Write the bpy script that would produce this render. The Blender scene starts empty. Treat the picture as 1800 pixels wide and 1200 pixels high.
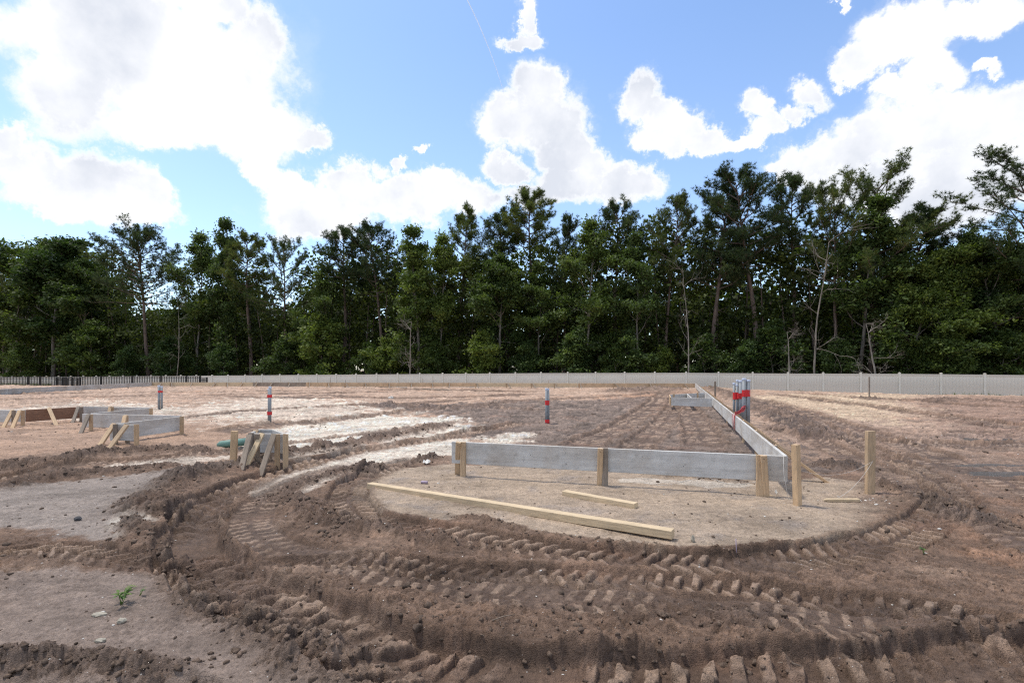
import bpy, math, random
import numpy as np
from mathutils import Vector, Matrix

random.seed(7)
RNG = np.random.RandomState(11)
SC = bpy.context.scene
COL = SC.collection

# ------------------------------------------------------------------ camera
FPX, HZ, CAMZ = 895.0, 650.0, 1.40          # focal length and horizon in photo pixels, eye height
cd = bpy.data.cameras.new('camera')
cam = bpy.data.objects.new('camera', cd)
COL.objects.link(cam)
cam.location = (0, 0, CAMZ)
cam.rotation_euler = (math.radians(90), 0, 0)
cd.sensor_width = 36.0
cd.lens = 36.0 * FPX / 1800.0
cd.shift_y = (HZ - 600.0) / 1800.0
cd.clip_start = 0.05
cd.clip_end = 20000
SC.camera = cam

SC.view_settings.view_transform = 'Standard'
SC.view_settings.look = 'None'
SC.view_settings.exposure = 0.70
SC.view_settings.gamma = 1.0
SC.view_settings.use_curve_mapping = False
SC.render.engine = 'CYCLES'
SC.cycles.filter_width = 1.2
SC.cycles.use_denoising = False
SC.cycles.max_bounces = 6
SC.cycles.diffuse_bounces = 3
SC.cycles.transparent_max_bounces = 6

SUN_EL, SUN_AZ = 68.0, 62.0                 # high sun, to the left and a little ahead of the camera
sd = bpy.data.lights.new('sun', 'SUN')
sd.energy = 2.0
sd.angle = math.radians(7)
sd.color = (1.0, 0.935, 0.84)
sun = bpy.data.objects.new('sun', sd)
COL.objects.link(sun)
sdir = Vector((-math.sin(math.radians(SUN_AZ)) * math.cos(math.radians(SUN_EL)),
               math.cos(math.radians(SUN_AZ)) * math.cos(math.radians(SUN_EL)),
               math.sin(math.radians(SUN_EL))))
sun.rotation_euler = sdir.to_track_quat('Z', 'Y').to_euler()

SKY_STRENGTH = 0.15
# clouds: photo-pixel centre, radii, rotation (deg); turned into directions
CLOUDS = [
 (215,55,235,95,0),(330,140,195,115,10),(120,150,110,95,0),(440,215,120,65,15),(300,235,170,48,5),(455,75,62,75,0),(270,100,230,100,0),(150,15,110,35,0),
 (545,245,40,28,0),(400,10,60,40,0),
 (50,285,90,60,20),(165,318,120,58,20),(255,352,80,42,25),(120,350,140,42,14),(15,235,40,35,0),
 (460,292,42,32,30),(520,335,60,40,20),(610,312,55,36,0),(560,365,110,45,0),(700,355,110,45,8),(815,345,60,40,0),(570,395,90,35,0),(760,330,40,30,0),(690,290,22,16,0),(740,275,16,10,0),
 (945,150,48,48,0),(965,205,72,62,0),(900,215,66,44,0),(1000,262,62,48,20),(1010,322,95,42,0),(1100,325,62,38,0),(895,285,44,30,0),(950,340,90,30,0),(1040,290,40,40,0),
 (916,22,17,30,10),(910,65,30,18,0),
 (1128,180,42,40,0),(1185,210,52,34,20),(1235,242,55,26,10),(1150,240,48,28,0),(1322,192,34,34,0),(1345,228,48,30,0),(1300,255,45,20,0),(1432,170,45,32,0),(1400,205,42,20,0),
 (1605,48,90,52,-15),(1545,98,75,34,-20),(1700,22,115,34,-15),(1500,125,34,20,0),(1640,110,50,45,0),(1590,150,40,26,0),
 (1700,195,170,62,-5),(1570,235,130,50,-10),(1470,275,130,42,-14),(1740,290,170,95,0),(1640,350,160,70,0),(1390,305,62,22,0),(1720,110,36,14,0),
 (1560,330,150,60,0),(1780,180,90,50,0),(1480,5,20,8,0),
]

def build_world():
    w = bpy.data.worlds.new('World')
    SC.world = w
    w.use_nodes = True
    nt = w.node_tree
    N, L = nt.nodes, nt.links
    N.clear()
    def math_(op, a, b=None, c=None, clamp=False):
        n = N.new('ShaderNodeMath'); n.operation = op; n.use_clamp = clamp
        for i, v in enumerate((a, b, c)):
            if v is None: continue
            if isinstance(v, (int, float)): n.inputs[i].default_value = v
            else: L.new(v, n.inputs[i])
        return n.outputs[0]
    sky = N.new('ShaderNodeTexSky')
    sky.sky_type = 'NISHITA'
    sky.sun_disc = False
    sky.sun_elevation = math.radians(SUN_EL)
    sky.sun_rotation = math.radians(-SUN_AZ)
    sky.air_density = 1.0; sky.dust_density = 0.6; sky.ozone_density = 4.0
    b1 = N.new('ShaderNodeBackground')
    b1.inputs[1].default_value = SKY_STRENGTH
    L.new(sky.outputs[0], b1.inputs[0])
    tc = N.new('ShaderNodeTexCoord')
    sep = N.new('ShaderNodeSeparateXYZ'); L.new(tc.outputs['Generated'], sep.inputs[0])
    ysafe = math_('MAXIMUM', sep.outputs[1], 0.05)
    u = math_('DIVIDE', sep.outputs[0], ysafe)
    v = math_('DIVIDE', sep.outputs[2], ysafe)
    # ragged edges: fractal noise in direction space
    nz = N.new('ShaderNodeTexNoise'); nz.inputs['Scale'].default_value = 7.0
    nz.inputs['Detail'].default_value = 9.0; nz.inputs['Roughness'].default_value = 0.62
    L.new(tc.outputs['Generated'], nz.inputs['Vector'])
    nz2 = N.new('ShaderNodeTexNoise'); nz2.inputs['Scale'].default_value = 24.0
    nz2.inputs['Detail'].default_value = 6.0; nz2.inputs['Roughness'].default_value = 0.7
    L.new(tc.outputs['Generated'], nz2.inputs['Vector'])
    ns = N.new('ShaderNodeSeparateColor'); L.new(nz.outputs['Color'], ns.inputs[0])
    ns2 = N.new('ShaderNodeSeparateColor'); L.new(nz2.outputs['Color'], ns2.inputs[0])
    du = math_('ADD', math_('MULTIPLY', math_('SUBTRACT', ns.outputs[0], 0.5), 0.17), math_('MULTIPLY', math_('SUBTRACT', ns2.outputs[0], 0.5), 0.07))
    dv = math_('ADD', math_('MULTIPLY', math_('SUBTRACT', ns.outputs[1], 0.5), 0.15), math_('MULTIPLY', math_('SUBTRACT', ns2.outputs[1], 0.5), 0.07))
    cb = N.new('ShaderNodeCombineXYZ')
    L.new(math_('ADD', u, du), cb.inputs[0]); L.new(math_('ADD', v, dv), cb.inputs[1])
    acc = None
    for (x, y, rx, ry, rot) in CLOUDS:
        mp = N.new('ShaderNodeMapping'); mp.vector_type = 'TEXTURE'
        mp.inputs['Location'].default_value = ((x - 900) / FPX, (HZ - y) / FPX, 0)
        mp.inputs['Rotation'].default_value = (0, 0, -math.radians(rot))
        mp.inputs['Scale'].default_value = (rx / FPX * 1.46, ry / FPX * 1.46, 1)
        L.new(cb.outputs[0], mp.inputs['Vector'])
        g = N.new('ShaderNodeTexGradient'); g.gradient_type = 'SPHERICAL'
        L.new(mp.outputs[0], g.inputs[0])
        if acc is None: acc = g.outputs['Fac']
        else:
            n = N.new('ShaderNodeMath'); n.operation = 'SMOOTH_MAX'
            L.new(acc, n.inputs[0]); L.new(g.outputs['Fac'], n.inputs[1]); n.inputs[2].default_value = 0.05
            acc = n.outputs[0]
    # cloud field over the rest of the sky, mostly covered overhead and behind
    nf = N.new('ShaderNodeTexNoise'); nf.inputs['Scale'].default_value = 2.3
    nf.inputs['Detail'].default_value = 8.0; nf.inputs['Roughness'].default_value = 0.55
    L.new(tc.outputs['Generated'], nf.inputs['Vector'])
    field = math_('MULTIPLY', math_('SUBTRACT', nf.outputs[0], 0.40), 3.2, clamp=True)
    au = math_('ABSOLUTE', u)
    m1 = math_('MULTIPLY', math_('SUBTRACT', au, 1.06), 6.0, clamp=True)
    m2 = math_('MULTIPLY', math_('SUBTRACT', v, 0.78), 6.0, clamp=True)
    m3 = math_('MULTIPLY', math_('SUBTRACT', 0.12, sep.outputs[1]), 10.0, clamp=True)
    outside = math_('MAXIMUM', math_('MAXIMUM', m1, m2), m3)
    acc2 = math_('MAXIMUM', math_('MULTIPLY', acc, math_('SUBTRACT', 1.0, outside)), math_('MULTIPLY', field, outside))
    nq = N.new('ShaderNodeTexNoise'); nq.inputs['Scale'].default_value = 11.0; nq.inputs['Detail'].default_value = 10.0; nq.inputs['Roughness'].default_value = 0.66
    L.new(tc.outputs['Generated'], nq.inputs['Vector'])
    acc2 = math_('ADD', acc2, math_('MULTIPLY', math_('SUBTRACT', nq.outputs[0], 0.5), math_('MULTIPLY', math_('MINIMUM', acc2, 0.35), 2.5)))
    # faint veil round the clouds plus the crisp body
    body = N.new('ShaderNodeMapRange'); body.interpolation_type = 'SMOOTHSTEP'
    L.new(acc2, body.inputs[0]); body.inputs[1].default_value = 0.20; body.inputs[2].default_value = 0.50
    veil = N.new('ShaderNodeMapRange'); veil.interpolation_type = 'SMOOTHSTEP'
    L.new(acc2, veil.inputs[0]); veil.inputs[1].default_value = 0.04; veil.inputs[2].default_value = 0.5
    veil.inputs[4].default_value = 0.25
    hz = N.new('ShaderNodeMapRange'); L.new(sep.outputs[2], hz.inputs[0])
    hz.inputs[1].default_value = 0.55; hz.inputs[2].default_value = 0.0; hz.inputs[3].default_value = 0.0; hz.inputs[4].default_value = 0.14
    fac = math_('MAXIMUM', math_('MAXIMUM', body.outputs[0], veil.outputs[0]), hz.outputs[0])
    # cloud tone: white with soft blue-grey bellies
    nt3 = N.new('ShaderNodeTexNoise'); nt3.inputs['Scale'].default_value = 4.5; nt3.inputs['Detail'].default_value = 5.0
    L.new(tc.outputs['Generated'], nt3.inputs['Vector'])
    deep = N.new('ShaderNodeMapRange'); L.new(acc2, deep.inputs[0])
    deep.inputs[1].default_value = 0.34; deep.inputs[2].default_value = 0.60
    shade = math_('MULTIPLY', math_('MULTIPLY', math_('SUBTRACT', math_('ADD', math_('MULTIPLY', nt3.outputs[0], 0.75), math_('MULTIPLY', nq.outputs[0], 0.25)), 0.41), 6.0, clamp=True), deep.outputs[0], clamp=True)
    mx = N.new('ShaderNodeMix'); mx.data_type = 'RGBA'
    L.new(shade, mx.inputs[0])
    mx.inputs[6].default_value = (0.685, 0.69, 0.705, 1)
    mx.inputs[7].default_value = (0.47, 0.495, 0.55, 1)
    b2 = N.new('ShaderNodeBackground'); L.new(mx.outputs[2], b2.inputs[0]); b2.inputs[1].default_value = 1.0
    ms = N.new('ShaderNodeMixShader')
    L.new(fac, ms.inputs[0]); L.new(b1.outputs[0], ms.inputs[1]); L.new(b2.outputs[0], ms.inputs[2])
    out = N.new('ShaderNodeOutputWorld'); L.new(ms.outputs[0], out.inputs[0])
    w.cycles.sampling_method = 'MANUAL'
    w.cycles.sample_map_resolution = 512
build_world()

# ------------------------------------------------------------------ helpers
def PX(x, y, z=0.0):
    """photo pixel -> world point on the horizontal plane at height z"""
    Y = FPX * (CAMZ - z) / (y - HZ)
    return ((x - 900.0) / FPX * Y, Y, z)

def PD(x, Y):
    return (x - 900.0) / FPX * Y

def newmesh(name, verts, faces, mats=(), smooth=False):
    me = bpy.data.meshes.new(name)
    me.from_pydata([tuple(v) for v in verts], [], [tuple(f) for f in faces])
    for m in mats: me.materials.append(m)
    if smooth:
        me.polygons.foreach_set('use_smooth', [True] * len(me.polygons))
    me.update()
    return me

def quadmesh(name, V, F, mats=(), smooth=False):
    """fast builder; V (n,3) float, F (m,k) int with constant k"""
    V = np.asarray(V, np.float32); F = np.asarray(F, np.int32)
    k = F.shape[1]
    me = bpy.data.meshes.new(name)
    me.vertices.add(len(V)); me.vertices.foreach_set('co', V.ravel())
    me.loops.add(F.size); me.loops.foreach_set('vertex_index', F.ravel())
    me.polygons.add(len(F))
    me.polygons.foreach_set('loop_start', np.arange(0, F.size, k, dtype=np.int32))
    try: me.polygons.foreach_set('loop_total', np.full(len(F), k, np.int32))
    except Exception: pass
    if smooth: me.polygons.foreach_set('use_smooth', np.ones(len(F), bool))
    for m in mats: me.materials.append(m)
    me.update(calc_edges=True)
    return me

def link(name, me, parent=None, loc=None, rot=None):
    o = bpy.data.objects.new(name, me)
    COL.objects.link(o)
    if parent is not None: o.parent = parent
    if loc is not None: o.location = loc
    if rot is not None: o.rotation_euler = rot
    return o

def tag(o, label=None, cat=None, group=None, kind=None):
    if label: o['label'] = label
    if cat: o['category'] = cat
    if group: o['group'] = group
    if kind: o['kind'] = kind
    return o

def empty(name, loc, label, cat, group=None, rz=0):
    o = bpy.data.objects.new(name, None)
    o.empty_display_size = 0.2
    COL.objects.link(o)
    o.location = loc; o.rotation_euler = (0, 0, rz)
    return tag(o, label, cat, group)

def rel(parent, p):
    return Vector(p) - parent.location

def smooth(a, b, x):
    t = np.clip((x - a) / (b - a), 0, 1)
    return t * t * (3 - 2 * t)

# -------- noise (numpy)
def _h(ix, iy, s):
    n = (ix.astype(np.int64) * 374761393 + iy.astype(np.int64) * 668265263 + s * 1442695041) & 0xffffffff
    n = ((n ^ (n >> 13)) * 1274126177) & 0xffffffff
    return (n ^ (n >> 16)) & 0xffffffff

def vnoise(x, y, s=0):
    ix = np.floor(x); iy = np.floor(y)
    fx = x - ix; fy = y - iy
    ux = fx * fx * fx * (fx * (fx * 6 - 15) + 10); uy = fy * fy * fy * (fy * (fy * 6 - 15) + 10)
    def g(dx, dy):
        a = _h(ix + dx, iy + dy, s) * (2 * math.pi / 4294967296.0)
        return np.cos(a) * (fx - dx) + np.sin(a) * (fy - dy)
    a = g(0, 0) * (1 - ux) + g(1, 0) * ux
    b = g(0, 1) * (1 - ux) + g(1, 1) * ux
    return (a * (1 - uy) + b * uy) * 1.4

def fbm(x, y, octv=4, s=0, gain=0.5):
    r = 0; a = 1.0; t = 0
    for i in range(octv):
        r = r + a * vnoise(x, y, s + i * 17); t += a
        a *= gain; x = x * 2.03 + 3.1; y = y * 2.03 - 1.7
    return r / t

def worley(x, y, s=0):
    ix = np.floor(x); iy = np.floor(y)
    d1 = np.full(x.shape, 9.0); d2 = np.full(x.shape, 9.0)
    for dx in (-1, 0, 1):
        for dy in (-1, 0, 1):
            h = _h(ix + dx, iy + dy, s)
            px = ix + dx + (h & 0xffff) / 65536.0; py = iy + dy + (h >> 16) / 65536.0
            d = (px - x) ** 2 + (py - y) ** 2
            m = d < d1
            d2 = np.where(m, d1, np.minimum(d2, d)); d1 = np.where(m, d, d1)
    return np.sqrt(d1), np.sqrt(d2)

def spline(pts, step=0.12):
    P = np.array(pts, float)
    P = np.vstack([2 * P[0] - P[1], P, 2 * P[-1] - P[-2]])
    out = []
    for i in range(1, len(P) - 2):
        n = max(2, int(np.linalg.norm(P[i + 1] - P[i]) / step))
        t = np.linspace(0, 1, n, endpoint=False)[:, None]
        out.append(0.5 * ((2 * P[i]) + (-P[i - 1] + P[i + 1]) * t + (2 * P[i - 1] - 5 * P[i] + 4 * P[i + 1] - P[i + 2]) * t ** 2 + (-P[i - 1] + 3 * P[i] - 3 * P[i + 1] + P[i + 2]) * t ** 3))
    out.append(P[-2][None])
    return np.vstack(out)

def pxline(pts, step=0.12):
    return spline([PX(x, y)[:2] for x, y in pts], step)

def st(X, Y, line, reach):
    """arc length s, signed offset t (left positive) to a polyline, for points within reach"""
    sel = np.where((X > line[:, 0].min() - reach) & (X < line[:, 0].max() + reach) & (Y > line[:, 1].min() - reach) & (Y < line[:, 1].max() + reach))[0]
    x = X[sel]; y = Y[sel]
    best = np.full(len(sel), 1e9); S = np.zeros(len(sel)); T = np.zeros(len(sel))
    acc = 0.0
    for a, b in zip(line[:-1], line[1:]):
        d = b - a; l = math.hypot(*d)
        if l < 1e-6: continue
        d = d / l
        c = np.where((x > min(a[0], b[0]) - reach) & (x < max(a[0], b[0]) + reach) & (y > min(a[1], b[1]) - reach) & (y < max(a[1], b[1]) + reach))[0]
        if len(c):
            rx = x[c] - a[0]; ry = y[c] - a[1]
            p = np.clip(rx * d[0] + ry * d[1], 0, l)
            ex = rx - p * d[0]; ey = ry - p * d[1]
            dd = ex * ex + ey * ey
            m = dd < best[c]
            cm = c[m]
            best[cm] = dd[m]
            S[cm] = acc + p[m]
            T[cm] = np.sqrt(dd[m]) * np.sign(d[0] * ry[m] - d[1] * rx[m])
        acc += l
    ok = best < reach * reach
    return sel[ok], S[ok], T[ok], acc

def inpoly(x, y, poly):
    inside = np.zeros(x.shape, bool)
    n = len(poly)
    for i in range(n):
        x0, y0 = poly[i]; x1, y1 = poly[(i + 1) % n]
        if y0 == y1: continue
        c = ((y0 > y) != (y1 > y)) & (x < (x1 - x0) * (y - y0) / (y1 - y0) + x0)
        inside ^= c
    return inside

def sdpoly(X, Y, pts, reach):
    """signed distance (positive inside) to a world polygon given by photo pixels, clipped to +-reach"""
    P = np.array([PX(x, y)[:2] for x, y in pts])
    d = np.full(X.shape, reach)
    loop = np.vstack([P, P[:1]])
    sel, S, T, _ = st(X, Y, loop, reach)
    d[sel] = np.abs(T)
    return np.where(inpoly(X, Y, P), d, -d)

# ------------------------------------------------------------------ ground sheet
u_f = np.linspace(-1.18, 1.18, 940)
u_l = -np.array([9, 6, 4, 3, 2.4, 2.0, 1.7, 1.5, 1.36, 1.27, 1.21])
UU = np.concatenate([u_l, u_f, -u_l[::-1]])
ys = [1.15]
while ys[-1] < 9: ys.append(ys[-1] * 1.00335)
while ys[-1] < 52: ys.append(ys[-1] * 1.0085)
while ys[-1] < 1500: ys.append(ys[-1] * 1.13)
yb = -np.array([120, 60, 30, 15, 8, 4, 2, 1, 0.2, -0.5, -0.9])
YY = np.concatenate([yb, np.array(ys)])
WW = np.where(YY > 1.15, YY, 1.15 + (1.15 - YY))
GX = (UU[None, :] * WW[:, None]); GY = np.repeat(YY[:, None], len(UU), 1)
shp = GX.shape
X = GX.ravel(); Y = GY.ravel()
print('ground verts', X.size)

FA = np.array([-34.3, 58.2]); FB = np.array([32.6, 35.1])   # vinyl fence line
def fence_y(x):
    return FA[1] + (x - FA[0]) * (FB[1] - FA[1]) / (FB[0] - FA[0])

def base_height(x, y):
    edge = np.interp(x, [-60, -34, 15, 24, 33, 60], [44, 41.5, 37.8, 29.0, 27.0, 20])
    drop = smooth(0, 6.5, y - edge)
    z = 0.06 * smooth(8, 30, y) - drop * 0.72
    z = z + 0.05 * smooth(-10, -25, x) * smooth(10, 20, y)
    z = z - 0.10 * smooth(14, 26, x) * smooth(8, 20, y)
    z = z + 0.11 * smooth(-4.0, -7.0, x) * smooth(6.0, 8.2, y) * smooth(34, 20, y)
    return z

def far_base(x, y):
    return base_height(x, y)

# noise shared by several layers
N1 = fbm(X * 1.3, Y * 1.3, 4, 3)
N2 = fbm(X * 6.0, Y * 6.0, 4, 31)
N3 = fbm(X * 22.0, Y * 22.0, 3, 77)
NW = fbm(X * 2.2, Y * 2.2, 5, 91, 0.6)

def region(pts, soft, warp, reach=None):
    reach = reach or max(soft, warp) * 3
    sd_ = sdpoly(X, Y, pts, reach)
    return smooth(-soft, soft, sd_ + warp * (NW * 2.4 + 0.8 * N2 + 0.3 * N3))

XPX = 900 + FPX * X / np.maximum(Y, .5)
sandA = region([(640,838),(700,822),(790,815),(1000,822),(1200,835),(1390,845),(1460,838),(1560,852),(1610,885),(1600,915),(1540,938),(1450,950),(1350,957),(1280,960),(1190,962),(1080,955),(980,940),(900,925),(830,905),(770,912),(690,900),(640,885),(615,860)], 0.05, 0.10)
sandA *= 1 - 0.85 * smooth(1440, 1600, XPX + 60 * NW) 
sandL = region([(-260,872),(0,860),(90,850),(200,838),(340,822),(440,804),(520,806),(420,826),(310,850),(240,885),(225,935),(200,955),(100,938),(10,925),(-60,950),(-260,960)], 0.06, 0.12)
sandM = region([(-400,745),(0,735),(250,745),(420,760),(460,790),(300,793),(150,803),(0,818),(-400,835)], 0.25, 0.4)
sandBL = region([(-200,990),(0,1010),(90,1000),(200,1000),(310,1005),(360,1050),(430,1098),(520,1150),(640,1200),(700,1300),(-400,1300)], 0.05, 0.08)
white = np.maximum.reduce([
    region([(430,790),(500,752),(620,730),(800,735),(835,752),(760,768),(640,782),(540,806),(470,815)], 0.15, 0.45),
    region([(420,875),(480,832),(590,800),(740,780),(800,768),(850,785),(740,815),(600,838),(490,882)], 0.05, 0.12),
    region([(190,925),(240,880),(300,862),(260,900),(235,945),(200,950)], 0.05, 0.12) * 0.8,
    region([(120,838),(230,815),(330,806),(420,800),(330,818),(230,828)], 0.1, 0.2) * 0.8,
    region([(-200,738),(60,722),(160,712),(340,722),(470,700),(620,712),(700,728),(560,742),(420,752),(300,735),(120,742)], 0.6, 1.6) * 0.6,
    region([(840,772),(900,762),(940,765),(930,777),(860,780)], 0.1, 0.2) * 0.9,
    region([(1090,838),(1250,845),(1330,852),(1250,856),(1090,846)], 0.03, 0.08) * 0.6])
padmud = region([(640,716),(760,713),(880,706),(1000,708),(1200,697),(1262,712),(1300,745),(1340,775),(1400,800),(1480,835),(1380,822),(1250,820),(1060,808),(930,785),(800,762),(830,745),(760,728)], 0.3, 0.7)
rightmud = region([(1330,706),(1420,716),(1520,748),(1640,752),(1800,735),(2300,720),(2300,1000),(1800,960),(1640,900),(1560,850),(1480,830),(1400,790),(1340,745)], 0.25, 0.5)
rightdark = region([(1600,705),(1700,696),(1850,696),(2300,700),(2300,760),(1800,770),(1650,745)], 0.8, 1.5)
yellow = region([(1320,700),(1400,694),(1620,692),(1560,705),(1600,722),(1560,742),(1470,735),(1380,715)], 0.5, 1.2)
orange = np.maximum(region([(1040,712),(1120,690),(1220,688),(1250,705),(1150,716)], 0.6, 1.3), region([(1560,860),(1800,870),(1800,1000),(1680,960)], 0.3, 0.5) * 0.8)
moundfar = region([(1080,690),(1130,684),(1200,684),(1225,694),(1130,696)], 0.6, 0.8)

smoothm = np.clip(sandA + sandL * 0.95 + sandBL * 0.8 + sandM * 0.6, 0, 1)
rough = 1 - smoothm * 0.90
H = base_height(X, Y)
near = smooth(30, 8, Y)

# undulation
H += 0.035 * N1 * smooth(60, 12, Y) * (0.35 + 0.65 * rough) + 0.10 * fbm(X * 0.25, Y * 0.25, 3, 5) * smooth(7, 14, Y) * smooth(60, 36, Y)
inpad = smooth(5.2, 6.2, Y)
H += 0.045 * padmud * (0.5 + 0.5 * N2)

wet = np.zeros_like(H); dark = np.zeros_like(H); fresh = np.zeros_like(H); ridgem = np.zeros_like(H); trough = np.zeros_like(H)
shift = 0.035 * N2

# tracks: (points px, half width, depth, lip, tread amplitude, pitch, angle, clods)
TRK = [
 ([(395,986),(450,988),(520,986),(600,986),(700,990),(800,998),(900,1004),(1000,1012),(1100,1020),(1200,1022),(1300,1030),(1400,1042),(1500,1052),(1600,1062),(1700,1080),(1800,1104),(1980,1150)], 0.165, 0.070, 0.020, 0.042, 0.118, 0.35, 'dual'),
 ([(760,800),(690,818),(632,842),(612,872),(640,910),(720,925),(790,936),(860,948),(1000,968),(1100,976),(1200,986),(1300,988),(1400,978),(1500,962),(1580,940),(1650,905),(1670,870),(1630,835),(1560,800),(1480,765),(1400,728),(1345,702)], 0.23, 0.082, 0.026, 0.044, 0.135, 0.55, 'dual'),
 ([(930,742),(800,765),(700,780),(600,798),(500,824),(420,852),(362,888),(338,930),(352,978),(400,1028),(490,1070),(600,1112),(700,1150),(820,1176),(1000,1192),(1150,1198),(1300,1190),(1450,1180),(1600,1168),(1800,1150),(2000,1120)], 0.27, 0.115, 0.024, 0.060, 0.150, 0.45, 'big'),
 ([(-300,1010),(-80,985),(0,974),(100,968),(200,978),(300,990),(370,1012)], 0.17, 0.060, 0.022, 0.044, 0.125, 0.9, 'dual'),
 ([(640,812),(540,842),(462,880),(440,915),(470,950),(560,975),(700,1010),(900,1045),(1100,1062),(1300,1078),(1500,1098),(1650,1105),(1800,1100)], 0.20, 0.030, 0.020, 0.006, 0.12, 0.3, 'slick'),
 ([(-300,875),(0,842),(120,824),(260,812),(400,795),(560,770),(700,757),(820,742)], 0.20, 0.040, 0.040, 0.018, 0.13, 0.4, 'dual'),
 ([(1340,702),(1450,735),(1560,772),(1680,812),(1800,855),(2000,930)], 0.30, 0.060, 0.040, 0.020, 0.17, 0.4, 'dual'),
 ([(1335,722),(1420,765),(1520,815),(1640,875),(1760,930),(1950,1010)], 0.25, 0.050, 0.035, 0.022, 0.15, 0.4, 'dual'),
 ([(1360,694),(1500,712),(1640,730),(1800,752),(2100,790)], 0.45, 0.080, 0.06, 0.02, 0.25, 0.3, 'dual'),
 ([(1400,692),(1560,700),(1700,712),(1900,722)], 0.5, 0.09, 0.07, 0.0, 0.25, 0.3, 'slick'),
 ([(2000,770),(1850,778),(1700,782),(1580,776),(1480,760)], 0.35, 0.07, 0.05, 0.02, 0.2, 0.3, 'dual'),
 ([(2000,835),(1860,828),(1740,822),(1620,812),(1540,792)], 0.30, 0.06, 0.045, 0.02, 0.18, 0.3, 'dual'),
 ([(1010,790),(1080,755),(1130,725),(1160,700),(1170,688)], 0.35, 0.06, 0.045, 0.015, 0.2, 0.3, 'dual'),
 ([(1240,790),(1230,760),(1210,725),(1190,700)], 0.35, 0.05, 0.045, 0.015, 0.2, 0.3, 'dual'),
 ([(1100,800),(1150,760),(1180,725),(1190,695)], 0.30, 0.05, 0.04, 0.015, 0.2, 0.3, 'dual'),
 ([(640,716),(760,718),(860,712),(960,704),(1080,698),(1180,690)], 0.45, 0.07, 0.06, 0.0, 0.2, 0.3, 'slick'),
 ([(380,768),(480,752),(600,738),(720,724),(860,718),(960,722)], 0.35, 0.05, 0.05, 0.015, 0.2, 0.3, 'dual'),
 ([(280,742),(420,730),(560,722),(700,712),(860,700)], 0.35, 0.05, 0.04, 0.0, 0.2, 0.3, 'slick'),
 ([(-100,716),(100,706),(300,700),(500,695),(700,690)], 0.6, 0.07, 0.06, 0.0, 0.2, 0.3, 'slick'),
 ([(-100,702),(200,694),(450,690),(700,686),(950,690)], 0.7, 0.07, 0.06, 0.0, 0.2, 0.3, 'slick'),
 ([(440,850),(385,868),(350,900),(343,935),(362,975),(405,1018),(440,1040)], 0.19, 0.070, 0.060, 0.0, 0.2, 0.3, 'slick'),
 ([(360,700),(560,706),(760,700),(940,694)], 0.6, 0.06, 0.05, 0.0, 0.2, 0.3, 'slick'),
]
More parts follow.
